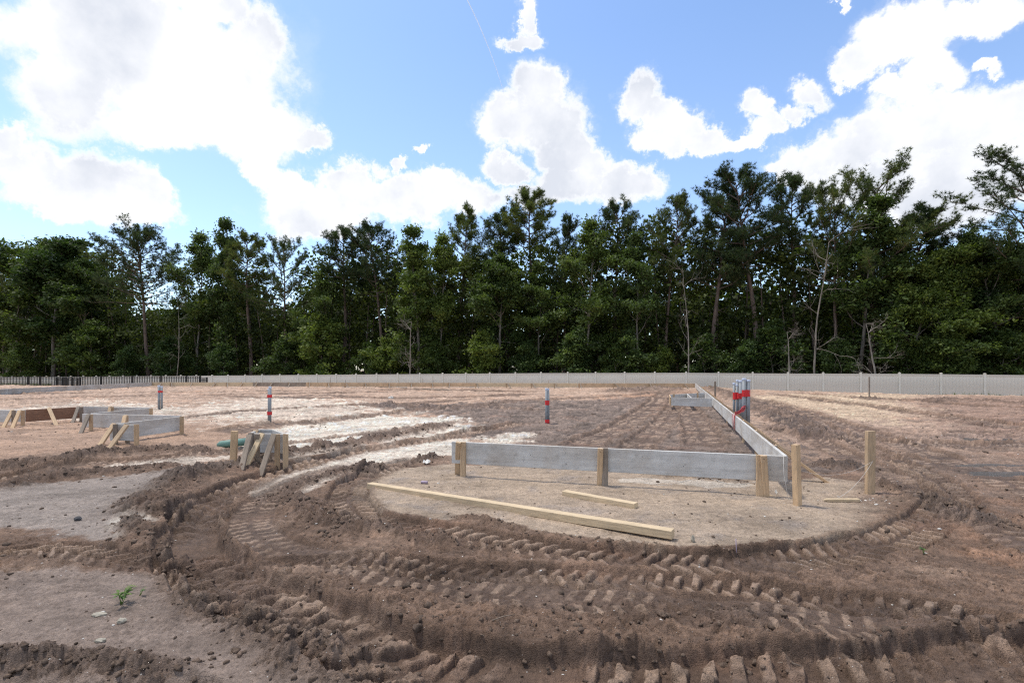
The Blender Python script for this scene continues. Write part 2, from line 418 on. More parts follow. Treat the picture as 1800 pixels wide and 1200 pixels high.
for pts, hw, dep, lip, tr, pitch, ang, sty in TRK:
    line = pxline(pts)
    reach = hw * 2.6
    sel, S, T, tot = st(X, Y, line, reach)
    if len(sel) == 0: continue
    wob = 0.16 * hw * fbm(S * 2.1, S * 0 + hw * 9, 3, 5) * 2
    T = T + wob + shift[sel] * hw * 1.2
    a = np.abs(T) / hw
    endf = smooth(0, 0.5, S) * smooth(0, 0.5, tot - S)
    dvar = 0.75 + 0.6 * fbm(S * 0.9, S * 0 + 7 * hw, 3, 9)
    inner = smooth(1.05, 0.90 + 0.06 * N3[sel], a)
    lipf = smooth(0.97, 1.07, a) * np.exp(-((a - 1.05) / 0.26) ** 2)
    lipn = 0.55 + 1.1 * np.abs(N2[sel]) + 0.9 * N3[sel] * 0.6
    z = -dep * dvar * inner + lip * lipf * lipn * (0.7 + 0.6 * NW[sel])
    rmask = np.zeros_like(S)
    # tread: ridges of mud left between the lugs
    if tr > 0:
        if sty == 'big':
            ph = (S * 1.0 - T * ang + 0.035 * N2[sel] + 0.05 * N1[sel]) / pitch
            fr = ph - np.floor(ph)
            ridge = smooth(0.34, 0.44, fr) * smooth(0.94, 0.84, fr)
            band = smooth(0.84 + 0.12 * N2[sel], 0.70, a) * (1 - 0.75 * np.exp(-((T / hw - 0.05) / 0.12) ** 2))
            onoff = smooth(3.3, 3.9, S - (0 if tot < 1 else 0)) if False else 1.0
            smoothzone = 1 - smooth(0.5, 0.0, np.hypot(X[sel] - PX(365, 930)[0], Y[sel] - PX(365, 930)[1]) - 0.15)
            brk = (0.45 + 0.55 * smooth(-0.45, -0.1, fbm(S * 5.0, T * 6.0, 2, 66))) * smooth(-0.55, -0.1, fbm(S * 1.1, S * 0 + 3, 2, 56))
            z += tr * ridge * band * brk * (0.8 + 0.9 * N2[sel] + 0.25 * N3[sel]) * smoothzone
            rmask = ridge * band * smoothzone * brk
        else:
            side = np.sign(T)
            ph = (S + side * 0.25 * pitch - np.abs(T) * ang + 0.02 * N2[sel]) / pitch
            fr = ph - np.floor(ph)
            ridge = smooth(0.30, 0.38, fr) * smooth(0.78, 0.70, fr)
            band = smooth(0.90 + 0.12 * N2[sel], 0.80, a) * smooth(0.06, 0.16, a)
            fade = smooth(-0.42, 0.15, fbm(S * 1.3, S * 0 + 3, 2, 55))
            z += tr * ridge * band * (0.55 + 0.6 * fade) * (0.9 + 0.5 * N2[sel])
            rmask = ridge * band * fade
            z += 0.3 * tr * smooth(0.10, 0.0, a)
    if sty == 'slick':
        z += 0.003 * np.sin(T * 90 + 3 * N1[sel]) * inner * smooth(12, 6, Y[sel])
    H[sel] = H[sel] * 1.0 + z * endf
    rough[sel] = np.maximum(rough[sel], np.clip(lipf * 1.3 + inner * 0.25, 0, 1) * endf)
    flat = inner * endf
    rough[sel] = rough[sel] * (1 - flat * (0.72 if tr > 0 else 0.5))
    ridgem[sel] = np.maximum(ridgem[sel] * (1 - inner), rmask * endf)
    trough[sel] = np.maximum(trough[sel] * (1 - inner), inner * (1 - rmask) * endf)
    wet[sel] = np.maximum(wet[sel], inner * endf * (0.55 + 0.5 * (N1[sel] > -0.1)))
    fresh[sel] = np.maximum(fresh[sel], np.clip(inner + lipf, 0, 1) * endf)

# ridges of dark clods
RDG = [
 ([(-200,842),(0,828),(100,818),(200,806),(290,799),(380,796)], 0.22, 0.07),
 ([(-200,880),(0,856),(60,846),(150,836),(250,828),(330,822)], 0.18, 0.06),
 ([(232,912),(268,878),(330,842),(420,822),(500,800),(600,784),(700,766),(790,752)], 0.24, 0.105),
 ([(232,912),(244,942),(290,964),(350,985)], 0.14, 0.065),
 ([(470,876),(530,850),(600,832),(660,822),(730,812),(780,800)], 0.12, 0.065),
 ([(455,868),(500,880),(560,900),(600,925),(560,950)], 0.16, 0.060),
 ([(600,920),(680,935),(760,948),(830,958),(900,962)], 0.08, 0.055),
 ([(780,905),(840,912),(900,926),(960,938),(1040,948),(1120,960),(1220,966),(1300,965),(1380,958),(1460,950),(1520,942)], 0.05, 0.035),
 ([(350,1030),(400,1070),(450,1100),(520,1132),(600,1165),(680,1190),(760,1215)], 0.16, 0.075),
 ([(440,1010),(520,1012),(600,1032),(680,1068),(760,1096),(860,1108),(960,1125),(1080,1128),(1200,1132),(1320,1138),(1450,1132),(1600,1118),(1750,1105),(1850,1095)], 0.10, 0.020),
 ([(650,716),(720,715),(800,720),(870,714)], 0.45, 0.13),
 ([(480,706),(560,702),(640,704)], 0.4, 0.05),
 ([(1560,850),(1640,878),(1720,912),(1760,930)], 0.22, 0.06),
 ([(1000,1065),(1150,1075),(1320,1095),(1500,1110)], 0.22, 0.035),
 ([(640,1030),(760,1055),(900,1085),(1050,1100),(1200,1110)], 0.20, 0.035),
 ([(1080,692),(1130,686),(1200,688)], 0.9, 0.22),
 ([(1230,678),(1270,690),(1330,712),(1400,745),(1440,775)], 0.5, 0.12),
 ([(1500,700),(1580,705),(1700,703),(1850,712)], 0.5, 0.12),
 ([(1420,820),(1480,822),(1530,818)], 0.15, 0.05),
 ([(1060,826),(1150,832),(1250,842),(1330,850)], 0.07, 0.04),
 ([(-200,1175),(0,1165),(80,1158),(150,1160),(230,1166),(300,1175),(380,1160)], 0.07, 0.04),
 ([(-100,1160),(-60,1010),(0,988),(90,980)], 0.12, 0.03),
]
for ri, (pts, hw, hh) in enumerate(RDG):
    dk = {7: .1, 8: .8, 9: .2, 13: .15, 14: .15, 21: .2}.get(ri, 1.0)
    line = pxline(pts)
    sel, S, T, tot = st(X, Y, line, hw * 3)
    T = T + 0.5 * hw * NW[sel] * 2
    g = np.exp(-(T / hw) ** 2) * smooth(0, 0.3, S) * smooth(0, 0.3, tot - S)
    g = g * (0.45 + 1.1 * smooth(-0.35, 0.35, N1[sel] + NW[sel]))
    H[sel] += hh * g * (0.55 + 0.8 * np.abs(N2[sel]) * 1.6)
    rough[sel] = np.maximum(rough[sel], np.clip(g * 1.6, 0, 1))
    dark[sel] = np.maximum(dark[sel], np.clip(g * 1.5, 0, 1) * dk)
    fresh[sel] = np.maximum(fresh[sel], np.clip(g * 1.8, 0, 1))

# bottom left corner cut
cut = region([(-500,1172),(0,1164),(70,1158),(150,1160),(230,1168),(300,1178),(380,1200),(380,1400),(-500,1400)], 0.02, 0.05)
H -= 0.05 * cut
dark = np.maximum(dark, cut * 0.7); rough = np.maximum(rough, cut * 0.6)

# puddle hollows
PUD = [(1800, 826, 0.75, 0.22), (1720, 767, 0.8, 0.25), (1745, 812, 0.5, 0.15)]
for px_, py_, ra, rb in PUD:
    cx, cy, _ = PX(px_, py_)
    q = np.hypot((X - cx) / ra, (Y - cy) / rb) + 0.5 * NW
    m = smooth(1.5, 0.4, q)
    near_ = smooth(2.6, 1.2, q)
    H = H * (1 - near_ * 0.85) + (-0.03) * near_ * 0.85 - 0.05 * m
    wet = np.maximum(wet, near_)

# fine relief: broken lumps, crumbs and cracks
rg = np.clip(rough, 0, 1)
def lumps(x, y, s_):
    ix = np.floor(x); iy = np.floor(y)
    best = np.full(x.shape, -1.0)
    for dx in (-1, 0, 1):
        for dy in (-1, 0, 1):
            h = _h(ix + dx, iy + dy, s_)
            px = ix + dx + (h & 0x3ff) / 1024.0; py = iy + dy + ((h >> 10) & 0x3ff) / 1024.0
            rr = 0.35 + 0.6 * ((h >> 20) & 0x3f) / 64.0; hh = ((h >> 26) & 0x3f) / 64.0
            ax = x - px; ay = y - py
            d = np.maximum(np.abs(ax * 0.9 + ay * (hh - .5)), np.abs(ay - ax * (hh - .5))) * 0.55 + 0.45 * np.sqrt(ax * ax + ay * ay)
            best = np.maximum(best, (1 - (d / rr) ** 3) * (0.25 + 0.75 * hh))
    return np.clip(best, 0, 1)
def plates(x, y, s_):
    """broken flakes: every cell sits at its own height and tilt, with a crack between neighbours"""
    ix = np.floor(x); iy = np.floor(y)
    d1 = np.full(x.shape, 9.0); d2 = np.full(x.shape, 9.0); val = np.zeros(x.shape)
    for dx in (-1, 0, 1):
        for dy in (-1, 0, 1):
            h = _h(ix + dx, iy + dy, s_)
            ax = x - (ix + dx + (h & 0x3ff) / 1024.0); ay = y - (iy + dy + ((h >> 10) & 0x3ff) / 1024.0)
            d = ax * ax + ay * ay
            hh = ((h >> 20) & 0x3f) / 64.0; an = ((h >> 26) & 0x3f) / 64.0 * 6.283
            v_ = hh + 0.75 * (ax * np.cos(an) + ay * np.sin(an))
            m = d < d1
            d2 = np.where(m, d1, np.minimum(d2, d)); d1 = np.where(m, d, d1); val = np.where(m, v_, val)
    gap = smooth(0.16, 0.0, np.sqrt(d2) - np.sqrt(d1))
    return val - 0.5, gap
NF = fbm(X * 14.0, Y * 14.0, 3, 177)
wx = X + 0.030 * NF + 0.05 * N2; wy = Y + 0.030 * np.roll(NF, 7) - 0.05 * N2
nearf = smooth(15, 5, Y)
l1 = lumps(wx * 13, wy * 13, 4); l2 = lumps(wx * 28, wy * 28, 14); l3 = lumps(wx * 55, wy * 55, 24)
p1, g1 = plates(wx * 8, wy * 8, 41); p2, g2 = plates(wx * 19, wy * 19, 42); p3, g3 = plates(wx * 44, wy * 44, 43)
patch = smooth(-0.30, 0.20, NW)
H += rg * nearf * (0.008 * N2 + (0.014 * p1 - 0.010 * g1 + 0.011 * p2 - 0.006 * g2) * (0.25 + 0.75 * patch) + 0.006 * p3 - 0.002 * g3 + 0.004 * N3)
H += (1 - rg) * nearf * (0.0022 * N2 + 0.0014 * N3 + 0.002 * p3 * patch)
crumb = np.clip(dark, 0, 1) * smooth(18, 7, Y)
H += crumb * (0.026 * l1 + 0.020 * l2 + 0.009 * l3 + 0.012 * p2)
cracks = smooth(0.025, 0.0, np.abs(fbm(X * 4.5, Y * 4.5, 3, 555))) * rg * nearf * smooth(0.0, 0.3, NW)
H -= 0.012 * cracks
fx_ = X + 0.2 * N1 + .06 * N2; fy_ = Y + 0.2 * N2
pf, gf = plates(fx_ * 2.6, fy_ * 2.6, 44); pf2, gf2 = plates(fx_ * 6, fy_ * 6, 45)
farp = smooth(6, 12, Y) * smooth(70, 40, Y) * (0.15 + 0.85 * rg) * np.maximum(smooth(-0.3, 0.3, N1 + NW), 0.7 * np.maximum(padmud, rightmud)) * (1 + 0.5 * np.maximum(padmud, rightmud))
H += farp * (0.030 * pf - 0.012 * gf + 0.022 * pf2)
# farther off the relief is coarser
farf = smooth(7, 16, Y) * smooth(60, 40, Y)
f1 = fbm(X * 2.0, Y * 2.6, 4, 201, 0.6)
H += farf * (0.03 + 0.05 * rg) * f1
H += smooth(55, 70, Y) * 0.3 * fbm(X * 0.05, Y * 0.05, 3, 300)

# ---- soil colours, with tread and crack shading painted in
def c(r, g, b): return np.array([r, g, b])[None, :]
def mixc(A, B, w): return A + (B - A) * np.clip(w, 0, 1)[:, None]
BROWN = c(.190, .136, .104); DARK = c(.098, .078, .070); TAN = c(.40, .325, .255); GREY = c(.285, .252, .232)
MAUVE = c(.270, .222, .196); WHITE = c(.56, .53, .48); ORANGE = c(.30, .185, .125); DRYB = c(.30, .235, .195); YEL = c(.42, .35, .265)
FIELD = c(.34, .265, .215)
Cc = np.repeat(BROWN, X.size, 0)
Cc = mixc(Cc, FIELD, smooth(6.5, 9.5, Y + NW * 2))
lf = fbm(X * 0.55, Y * 0.9, 4, 401)
Cc = mixc(Cc, ORANGE, smooth(0.05, 0.45, lf) * 0.55 * smooth(8, 12, Y))
Cc = mixc(Cc, c(.19, .15, .13), smooth(0.0, 0.45, fbm(X * 0.35, Y * 1.3, 5, 431, .6)) * 0.75 * smooth(8, 12, Y))
Cc = mixc(Cc, rightmud * 0 + 0 if False else c(.235, .175, .14), rightmud * 0.85)
Cc = mixc(Cc, c(.20, .14, .115), rightdark * 0.7)
Cc = mixc(Cc, YEL, yellow * 0.8)
Cc = mixc(Cc, c(.36, .25, .185), sandM * 0.7)
Cc = mixc(Cc, ORANGE, orange * 0.65)
Cc = mixc(Cc, c(.125, .104, .094), padmud * 0.9)
Cc = mixc(Cc, GREY, sandL * 0.95)
Cc = mixc(Cc, MAUVE, sandBL * 0.95)
Cc = mixc(Cc, TAN, sandA * 0.95)
Cc = mixc(Cc, GREY, sandA * smooth(0.0, 0.5, NW + 0.5 * N1) * 0.7)
Cc = mixc(Cc, WHITE, white * smooth(-0.9, -0.3, N2 + NW) * (1 - 0.7 * np.clip(dark * 1.4, 0, 1)))
mixd = smooth(-0.2, 0.5, N1 + 0.4 * N2)
Cc = mixc(Cc, c(.170, .120, .090), fresh * 0.70 * (1 - wet * 0.2))
Cc = mixc(Cc, c(.150, .112, .094), wet * 0.45 * mixd)
Cc = mixc(Cc, c(.330, .255, .200), ridgem * 0.85)  # drier ridge tops, lightened further to paint in tread relief
Cc = mixc(Cc, c(.098, .070, .055), trough * 0.75)  # damp recesses, darkened further so their shade is painted in
Cc = mixc(Cc, c(.29, .222, .175), smooth(0.12, 0.5, N1 + 0.25 * N3) * (1 - smoothm) * smooth(9, 6, Y) * 0.55)
Cc = mixc(Cc, c(.26, .165, .12), smooth(0.15, 0.6, fbm(X * .9, Y * 1.4, 3, 601)) * (1 - smoothm) * 0.4)
Cc = mixc(Cc, DARK, dark * 0.80 * (0.6 + 0.4 * mixd))
Cc = mixc(Cc, c(.16, .13, .115), moundfar * 0.4)
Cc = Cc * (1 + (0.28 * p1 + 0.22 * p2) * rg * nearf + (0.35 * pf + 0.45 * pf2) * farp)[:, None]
Cc = mixc(Cc, DARK * .9, cracks * .8)  # shade inside the cracks painted into the soil colour
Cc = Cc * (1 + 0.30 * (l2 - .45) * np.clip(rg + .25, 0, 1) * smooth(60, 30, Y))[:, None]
# scattered dark crumbs and pale grit by kind of soil
sp = smooth(0.30, 0.42, vnoise(X * 26, Y * 26, 71)) * smooth(-0.1, 0.4, NW)
Cc = mixc(Cc, DARK * 1.3, sp * 0.5 * nearf)
Cc = mixc(Cc, c(.115, .082, .063), (1 - smoothm) * smooth(9, 5, Y) * smooth(-0.25, 0.35, fbm(X * 1.1, Y * 2.2, 4, 811, .6)) * 0.62 * (1 - 0.6 * ridgem))
Cc = Cc * (1 - 0.08 * (1 - smoothm) * smooth(12, 6, Y))[:, None]
Cc = Cc * (np.array([1.32, 1.225, 1.145])[None, :] * (1 - smoothm[:, None]) + np.array([1.13, 1.095, 1.05])[None, :] * smoothm[:, None])
Cc *= (1 + 0.10 * N3 + 0.12 * N2 + 0.10 * NW)[:, None]
wetc = np.clip(wet * 0.5 + padmud * 0.3 + rightmud * 0.35 + 0.3 * mixd * (1 - smoothm), 0, 1)

HG = H.reshape(shp)
def ground_z(x, y):
    j = np.searchsorted(YY, y); j = min(max(j, 1), len(YY) - 1)
    ty = (y - YY[j - 1]) / (YY[j] - YY[j - 1])
    w = y if y > 1.15 else 1.15 + (1.15 - y)
    uu = x / w
    i = np.searchsorted(UU, uu); i = min(max(i, 1), len(UU) - 1)
    tx = (uu - UU[i - 1]) / (UU[i] - UU[i - 1])
    a = HG[j - 1, i - 1] * (1 - tx) + HG[j - 1, i] * tx
    b = HG[j, i - 1] * (1 - tx) + HG[j, i] * tx
    return float(a * (1 - ty) + b * ty)

# ------------------------------------------------------------------ materials
def mat(name, build):
    m = bpy.data.materials.new(name); m.use_nodes = True
    nt = m.node_tree; nt.nodes.clear()
    out = nt.nodes.new('ShaderNodeOutputMaterial')
    bs = nt.nodes.new('ShaderNodeBsdfPrincipled')
    nt.links.new(bs.outputs[0], out.inputs[0])
    build(nt, bs, out)
    return m

def nnoise(nt, vec, scale, detail=4, rough=0.55, stretch=None):
    if stretch:
        mp = nt.nodes.new('ShaderNodeMapping'); mp.inputs['Scale'].default_value = stretch
        nt.links.new(vec, mp.inputs[0]); vec = mp.outputs[0]
    n = nt.nodes.new('ShaderNodeTexNoise')
    n.inputs['Scale'].default_value = scale; n.inputs['Detail'].default_value = detail; n.inputs['Roughness'].default_value = rough
    nt.links.new(vec, n.inputs['Vector'])
    return n.outputs['Fac']

def ramp(nt, fac, stops):
    r = nt.nodes.new('ShaderNodeValToRGB')
    while len(r.color_ramp.elements) < len(stops): r.color_ramp.elements.new(0.5)
    for e, (p, col) in zip(r.color_ramp.elements, stops):
        e.position = p; e.color = (*col, 1)
    nt.links.new(fac, r.inputs[0])
    return r.outputs[0]

def mul(nt, a, b, fac=1.0, mode='MULTIPLY'):
    m = nt.nodes.new('ShaderNodeMix'); m.data_type = 'RGBA'; m.blend_type = mode
    if isinstance(fac, float): m.inputs[0].default_value = fac
    else: nt.links.new(fac, m.inputs[0])
    for i, v in ((6, a), (7, b)):
        if isinstance(v, tuple): m.inputs[i].default_value = (*v, 1)
        else: nt.links.new(v, m.inputs[i])
    return m.outputs[2]

def bump(nt, bs, h, strength, dist):
    b = nt.nodes.new('ShaderNodeBump'); b.inputs['Strength'].default_value = strength; b.inputs['Distance'].default_value = dist
    nt.links.new(h, b.inputs['Height']); nt.links.new(b.outputs[0], bs.inputs['Normal'])

def coords(nt, kind='Object'):
    return nt.nodes.new('ShaderNodeTexCoord').outputs[kind]

def obrand(nt):
    return nt.nodes.new('ShaderNodeObjectInfo').outputs['Random']

def b_ground(nt, bs, out):
    at = nt.nodes.new('ShaderNodeAttribute'); at.attribute_name = 'soil'
    wt = nt.nodes.new('ShaderNodeAttribute'); wt.attribute_name = 'wet'
    v = coords(nt)
    n1 = nnoise(nt, v, 45, 6, 0.7)
    n2 = nnoise(nt, v, 9, 6, 0.65)
    n3 = nnoise(nt, v, 160, 3, 0.6)
    c1 = ramp(nt, n1, [(0.28, (.62, .60, .58)), (0.5, (1, 1, 1)), (0.75, (1.25, 1.22, 1.18))])
    c2 = ramp(nt, n2, [(0.3, (.74, .73, .72)), (0.5, (1, 1, 1)), (0.72, (1.18, 1.17, 1.15))])
    col = mul(nt, mul(nt, at.outputs['Color'], c1), c2)
    n5 = nnoise(nt, v, 24, 8, 0.8)
    col = mul(nt, col, ramp(nt, n5, [(0.36, (.66, .64, .62)), (0.47, (1, 1, 1)), (0.62, (1.16, 1.15, 1.14))]))
    # far field streaks, stretched across the site
    n4 = nnoise(nt, v, 1.6, 8, 0.7, (0.45, 1.0, 1.0))
    col = mul(nt, col, ramp(nt, n4, [(0.34, (.66, .65, .64)), (0.5, (1, 1, 1)), (0.68, (1.22, 1.20, 1.18))]))
    # white shell and pale grit
    vo = nt.nodes.new('ShaderNodeTexVoronoi'); vo.inputs['Scale'].default_value = 34
    nt.links.new(v, vo.inputs['Vector'])
    g = ramp(nt, vo.outputs['Distance'], [(0.06, (1, 1, 1)), (0.10, (0, 0, 0))])
    sel = ramp(nt, vo.outputs['Color'], [(0.80, (0, 0, 0)), (0.82, (1, 1, 1))])
    gg = mul(nt, g, sel)
    col = mul(nt, col, (.62, .60, .56), gg, 'MIX')
    nt.links.new(col, bs.inputs['Base Color'])
    r = nt.nodes.new('ShaderNodeMapRange'); nt.links.new(wt.outputs['Fac'], r.inputs[0])
    r.inputs[3].default_value = 0.95; r.inputs[4].default_value = 0.62
    nt.links.new(r.outputs[0], bs.inputs['Roughness'])
    bs.inputs['Specular IOR Level'].default_value = 0.35
    ad = nt.nodes.new('ShaderNodeMath'); ad.operation = 'ADD'
    nt.links.new(n1, ad.inputs[0]); nt.links.new(n3, ad.inputs[1])
    bump(nt, bs, ad.outputs[0], 1.0, 0.016)
M_GROUND = mat('soil', b_ground)

def b_lumber(tone, knots=True, dirty=0.5):
    def f(nt, bs, out):
        v = coords(nt)
        rd = obrand(nt)
        n1 = nnoise(nt, v, 6, 6, 0.6, (1.2, 14, 14))
        n2 = nnoise(nt, v, 3.5, 4, 0.6)
        col = ramp(nt, n1, [(0.3, tuple(c_ * 0.72 for c_ in tone)), (0.52, tone), (0.72, tuple(min(c_ * 1.16, .9) for c_ in tone))])
        col = mul(nt, col, ramp(nt, n2, [(0.35, (1 - .45 * dirty,) * 3), (0.6, (1, 1, 1))]))
        vo = nt.nodes.new('ShaderNodeTexVoronoi'); vo.inputs['Scale'].default_value = 3.1
        nt.links.new(v, vo.inputs['Vector'])
        kn = ramp(nt, vo.outputs['Distance'], [(0.05, (.42, .26, .16)), (0.09, (1, 1, 1))])
        if knots: col = mul(nt, col, kn)
        rr = ramp(nt, rd, [(0.0, (.80, .78, .76)), (0.5, (1, 1, 1)), (1.0, (1.1, 1.05, .98))])
        col = mul(nt, col, rr)
        nt.links.new(col, bs.inputs['Base Color'])
        bs.inputs['Roughness'].default_value = 0.75
        bump(nt, bs, n1, 0.5, 0.004)
    return f
M_LUMBER = mat('fresh_lumber', b_lumber((.58, .42, .265)))
M_LUMBER_PALE = mat('pale_lumber', b_lumber((.66, .52, .34), dirty=.3))
M_LUMBER_OLD = mat('weathered_lumber', b_lumber((.31, .255, .205), dirty=.8))
M_LUMBER_BROWN = mat('brown_lumber', b_lumber((.27, .145, .09), dirty=.5))

def b_form(nt, bs, out):
    v = coords(nt)
    n1 = nnoise(nt, v, 5, 8, 0.7, (0.5, 3, 3))
    n2 = nnoise(nt, v, 14, 6, 0.7)
    n3 = nnoise(nt, v, 1.2, 5, 0.6)
    col = ramp(nt, n1, [(0.3, (.44, .435, .42)), (0.5, (.53, .525, .507)), (0.68, (.60, .597, .575))])
    col = mul(nt, col, ramp(nt, n2, [(0.28, (.70, .69, .68)), (0.42, (1, 1, 1)), (0.75, (1.12, 1.12, 1.12))]))
    col = mul(nt, col, ramp(nt, n3, [(0.36, (.78, .72, .66)), (0.55, (1, 1, 1))]))
    gr = nnoise(nt, v, 9, 5, 0.65, (.25, 9, 9))
    col = mul(nt, col, ramp(nt, gr, [(0.34, (.89, .885, .88)), (0.5, (1, 1, 1)), (0.7, (1.05, 1.05, 1.05))]))
    # splashes of mud
    vo = nnoise(nt, v, 22, 5, 0.75)
    sp = nnoise(nt, v, 1.7, 3, 0.5)
    a = ramp(nt, vo, [(0.66, (0, 0, 0)), (0.70, (1, 1, 1))])
    b = ramp(nt, sp, [(0.50, (0, 0, 0)), (0.62, (1, 1, 1))])
    col = mul(nt, col, (.13, .11, .10), mul(nt, a, b), 'MIX')
    nt.links.new(col, bs.inputs['Base Color'])
    bs.inputs['Roughness'].default_value = 0.8
    bump(nt, bs, n1, 0.35, 0.004)
M_FORM = mat('grey_form_board', b_form)

def plain(col, rough=0.6, var=0.08, scale=8, spec=0.4, metal=0.0):
    def f(nt, bs, out):
        n = nnoise(nt, coords(nt), scale, 5, 0.6)
        cc = mul(nt, tuple(col), ramp(nt, n, [(0.3, (1 - 2 * var,) * 3), (0.5, (1, 1, 1)), (0.7, (1 + var,) * 3)]))
        nt.links.new(cc, bs.inputs['Base Color'])
        bs.inputs['Roughness'].default_value = rough
        bs.inputs['Specular IOR Level'].default_value = spec
        bs.inputs['Metallic'].default_value = metal
    return f
def b_vinyl(nt, bs, out):
    v = coords(nt)
    n = nnoise(nt, v, 1.3, 5, 0.6)
    st_ = nnoise(nt, v, 5, 4, 0.6, (3, 3, 0.4))
    sep = nt.nodes.new('ShaderNodeSeparateXYZ'); nt.links.new(v, sep.inputs[0])
    col = ramp(nt, n, [(0.3, (.60, .595, .54)), (0.6, (.67, .665, .60))])
    col = mul(nt, col, ramp(nt, st_, [(0.35, (.93, .925, .91)), (0.55, (1, 1, 1))]))
    # splashed soil low down
    mr = nt.nodes.new('ShaderNodeMapRange'); nt.links.new(sep.outputs[2], mr.inputs[0])
    mr.inputs[1].default_value = 0.45; mr.inputs[2].default_value = 0.0; mr.inputs[4].default_value = 0.35
    col = mul(nt, col, (.38, .32, .26), mr.outputs[0], 'MIX')
    nt.links.new(col, bs.inputs['Base Color'])
    bs.inputs['Roughness'].default_value = 0.5
M_VINYL = mat('tan_vinyl', b_vinyl)
M_BLACK = mat('black_metal', plain((.012, .012, .013), 0.45))
M_PVC = mat('grey_conduit', plain((.25, .27, .29), 0.5, 0.14, 6))
M_CAP = mat('pale_cap', plain((.50, .56, .68), 0.5, 0.06, 20))
M_REDTAPE = mat('red_tape', plain((.62, .025, .03), 0.4, 0.12, 30))
M_REDDULL = mat('dull_red_tape', plain((.45, .05, .06), 0.5, 0.2, 30))
M_PINKTAPE = mat('pale_tape_back', plain((.62, .38, .38), 0.6, 0.1, 30))
M_GREENPIPE = mat('green_drain_pipe', plain((.14, .26, .215), 0.5, 0.15, 12))
M_STRING = mat('white_string', plain((.66, .64, .60), 0.8, 0.05))
M_STONE = mat('pale_stone', plain((.34, .31, .25), 0.9, 0.2, 40))
M_DARKROCK = mat('dark_rock', plain((.05, .05, .055), 0.8, 0.25, 50))
def b_clod(col):
    def f(nt, bs, out):
        v = coords(nt); n = nnoise(nt, v, 60, 6, 0.75); n2 = nnoise(nt, v, 5, 4, 0.6)
        cc = mul(nt, mul(nt, tuple(col), ramp(nt, n, [(0.3, (.5,) * 3), (0.5, (1, 1, 1)), (0.7, (1.35,) * 3)])), ramp(nt, n2, [(0.35, (.65,) * 3), (0.65, (1.3, 1.25, 1.2))]))
        nt.links.new(cc, bs.inputs['Base Color']); bs.inputs['Roughness'].default_value = .95; bs.inputs['Specular IOR Level'].default_value = .2
        bump(nt, bs, n, 1.0, 0.02)
    return f
M_CLOD = mat('clod_soil', b_clod((.150, .112, .088)))
M_CLODB = mat('brown_clod_soil', b_clod((.205, .152, .118)))
M_SHELL = mat('white_shell', plain((.60, .57, .52), 0.8, 0.15, 60))
M_PAPER = mat('white_paper', plain((.66, .64, .60), 0.7, 0.08, 40))
M_MAUVE = mat('mauve_plastic', plain((.34, .27, .34), 0.6, 0.15, 40))
M_NAIL = mat('nail_steel', plain((.06, .05, .05), 0.5, 0.1))
M_TWIG = mat('dead_twig', plain((.22, .17, .13), 0.9, 0.2, 20))
def b_water(nt, bs, out):
    bs.inputs['Base Color'].default_value = (.10, .09, .085, 1)
    bs.inputs['Roughness'].default_value = 0.22
    bs.inputs['Specular IOR Level'].default_value = 0.6
    bump(nt, bs, nnoise(nt, coords(nt), 14, 2), 0.5, 0.02)
M_WATER = mat('puddle_water', b_water)

def b_bark(c0, c1, sc=5):
    def f(nt, bs, out):
        v = coords(nt)
        n = nnoise(nt, v, sc, 7, 0.7, (1, 1, 0.3))
        col = ramp(nt, n, [(0.35, c0), (0.62, c1)])
        nt.links.new(col, bs.inputs['Base Color'])
        bs.inputs['Roughness'].default_value = 0.9
        bump(nt, bs, n, 0.8, 0.03)
    return f
M_BARK_PINE = mat('pine_bark', b_bark((.070, .052, .043), (.165, .120, .095)))
M_BARK_OAK = mat('grey_bark', b_bark((.075, .066, .055), (.20, .175, .145)))
M_BARK_PALE = mat('pale_dead_wood', b_bark((.11, .098, .082), (.30, .27, .23)))

def b_leaf(dark_, mid, light):
    def f(nt, bs, out):
        at = nt.nodes.new('ShaderNodeAttribute'); at.attribute_name = 'tint'
        v = coords(nt)
        n = nnoise(nt, v, 0.9, 3, 0.6)
        ad = nt.nodes.new('ShaderNodeMath'); ad.operation = 'MULTIPLY_ADD'
        nt.links.new(n, ad.inputs[0]); ad.inputs[1].default_value = 0.9
        ad2 = nt.nodes.new('ShaderNodeMath'); ad2.operation = 'MULTIPLY_ADD'
        nt.links.new(at.outputs['Fac'], ad2.inputs[0]); ad2.inputs[1].default_value = 0.55
        ad2.inputs[2].default_value = -0.20
        nt.links.new(ad2.outputs[0], ad.inputs[2])
        col = ramp(nt, ad.outputs[0], [(0.15, dark_), (0.5, tuple(c_ * 1.35 for c_ in mid)), (0.85, tuple(c_ * 1.6 for c_ in light))])
        rd = ramp(nt, obrand(nt), [(0, (.62, .70, .74)), (0.35, (.95, .95, 1)), (0.7, (1.15, 1.1, .95)), (1, (1.65, 1.45, 1.05))])
        col = mul(nt, col, rd)
        nt.links.new(col, bs.inputs['Base Color'])
        bs.inputs['Roughness'].default_value = 0.6
        bs.inputs['Specular IOR Level'].default_value = 0.25
        tr = nt.nodes.new('ShaderNodeBsdfTranslucent')
        nt.links.new(mul(nt, col, (1.0, 1.15, .5)), tr.inputs[0])
        ms = nt.nodes.new('ShaderNodeMixShader'); ms.inputs[0].default_value = 0.36
        nt.links.new(bs.outputs[0], ms.inputs[1]); nt.links.new(tr.outputs[0], ms.inputs[2])
        nt.links.new(ms.outputs[0], out.inputs[0])
    return f
M_LEAF = mat('broad_leaves', b_leaf((.018, .032, .012), (.042, .068, .020), (.085, .115, .034)))
M_LEAF_LIGHT = mat('light_broad_leaves', b_leaf((.03, .050, .016), (.060, .092, .027), (.11, .145, .045)))
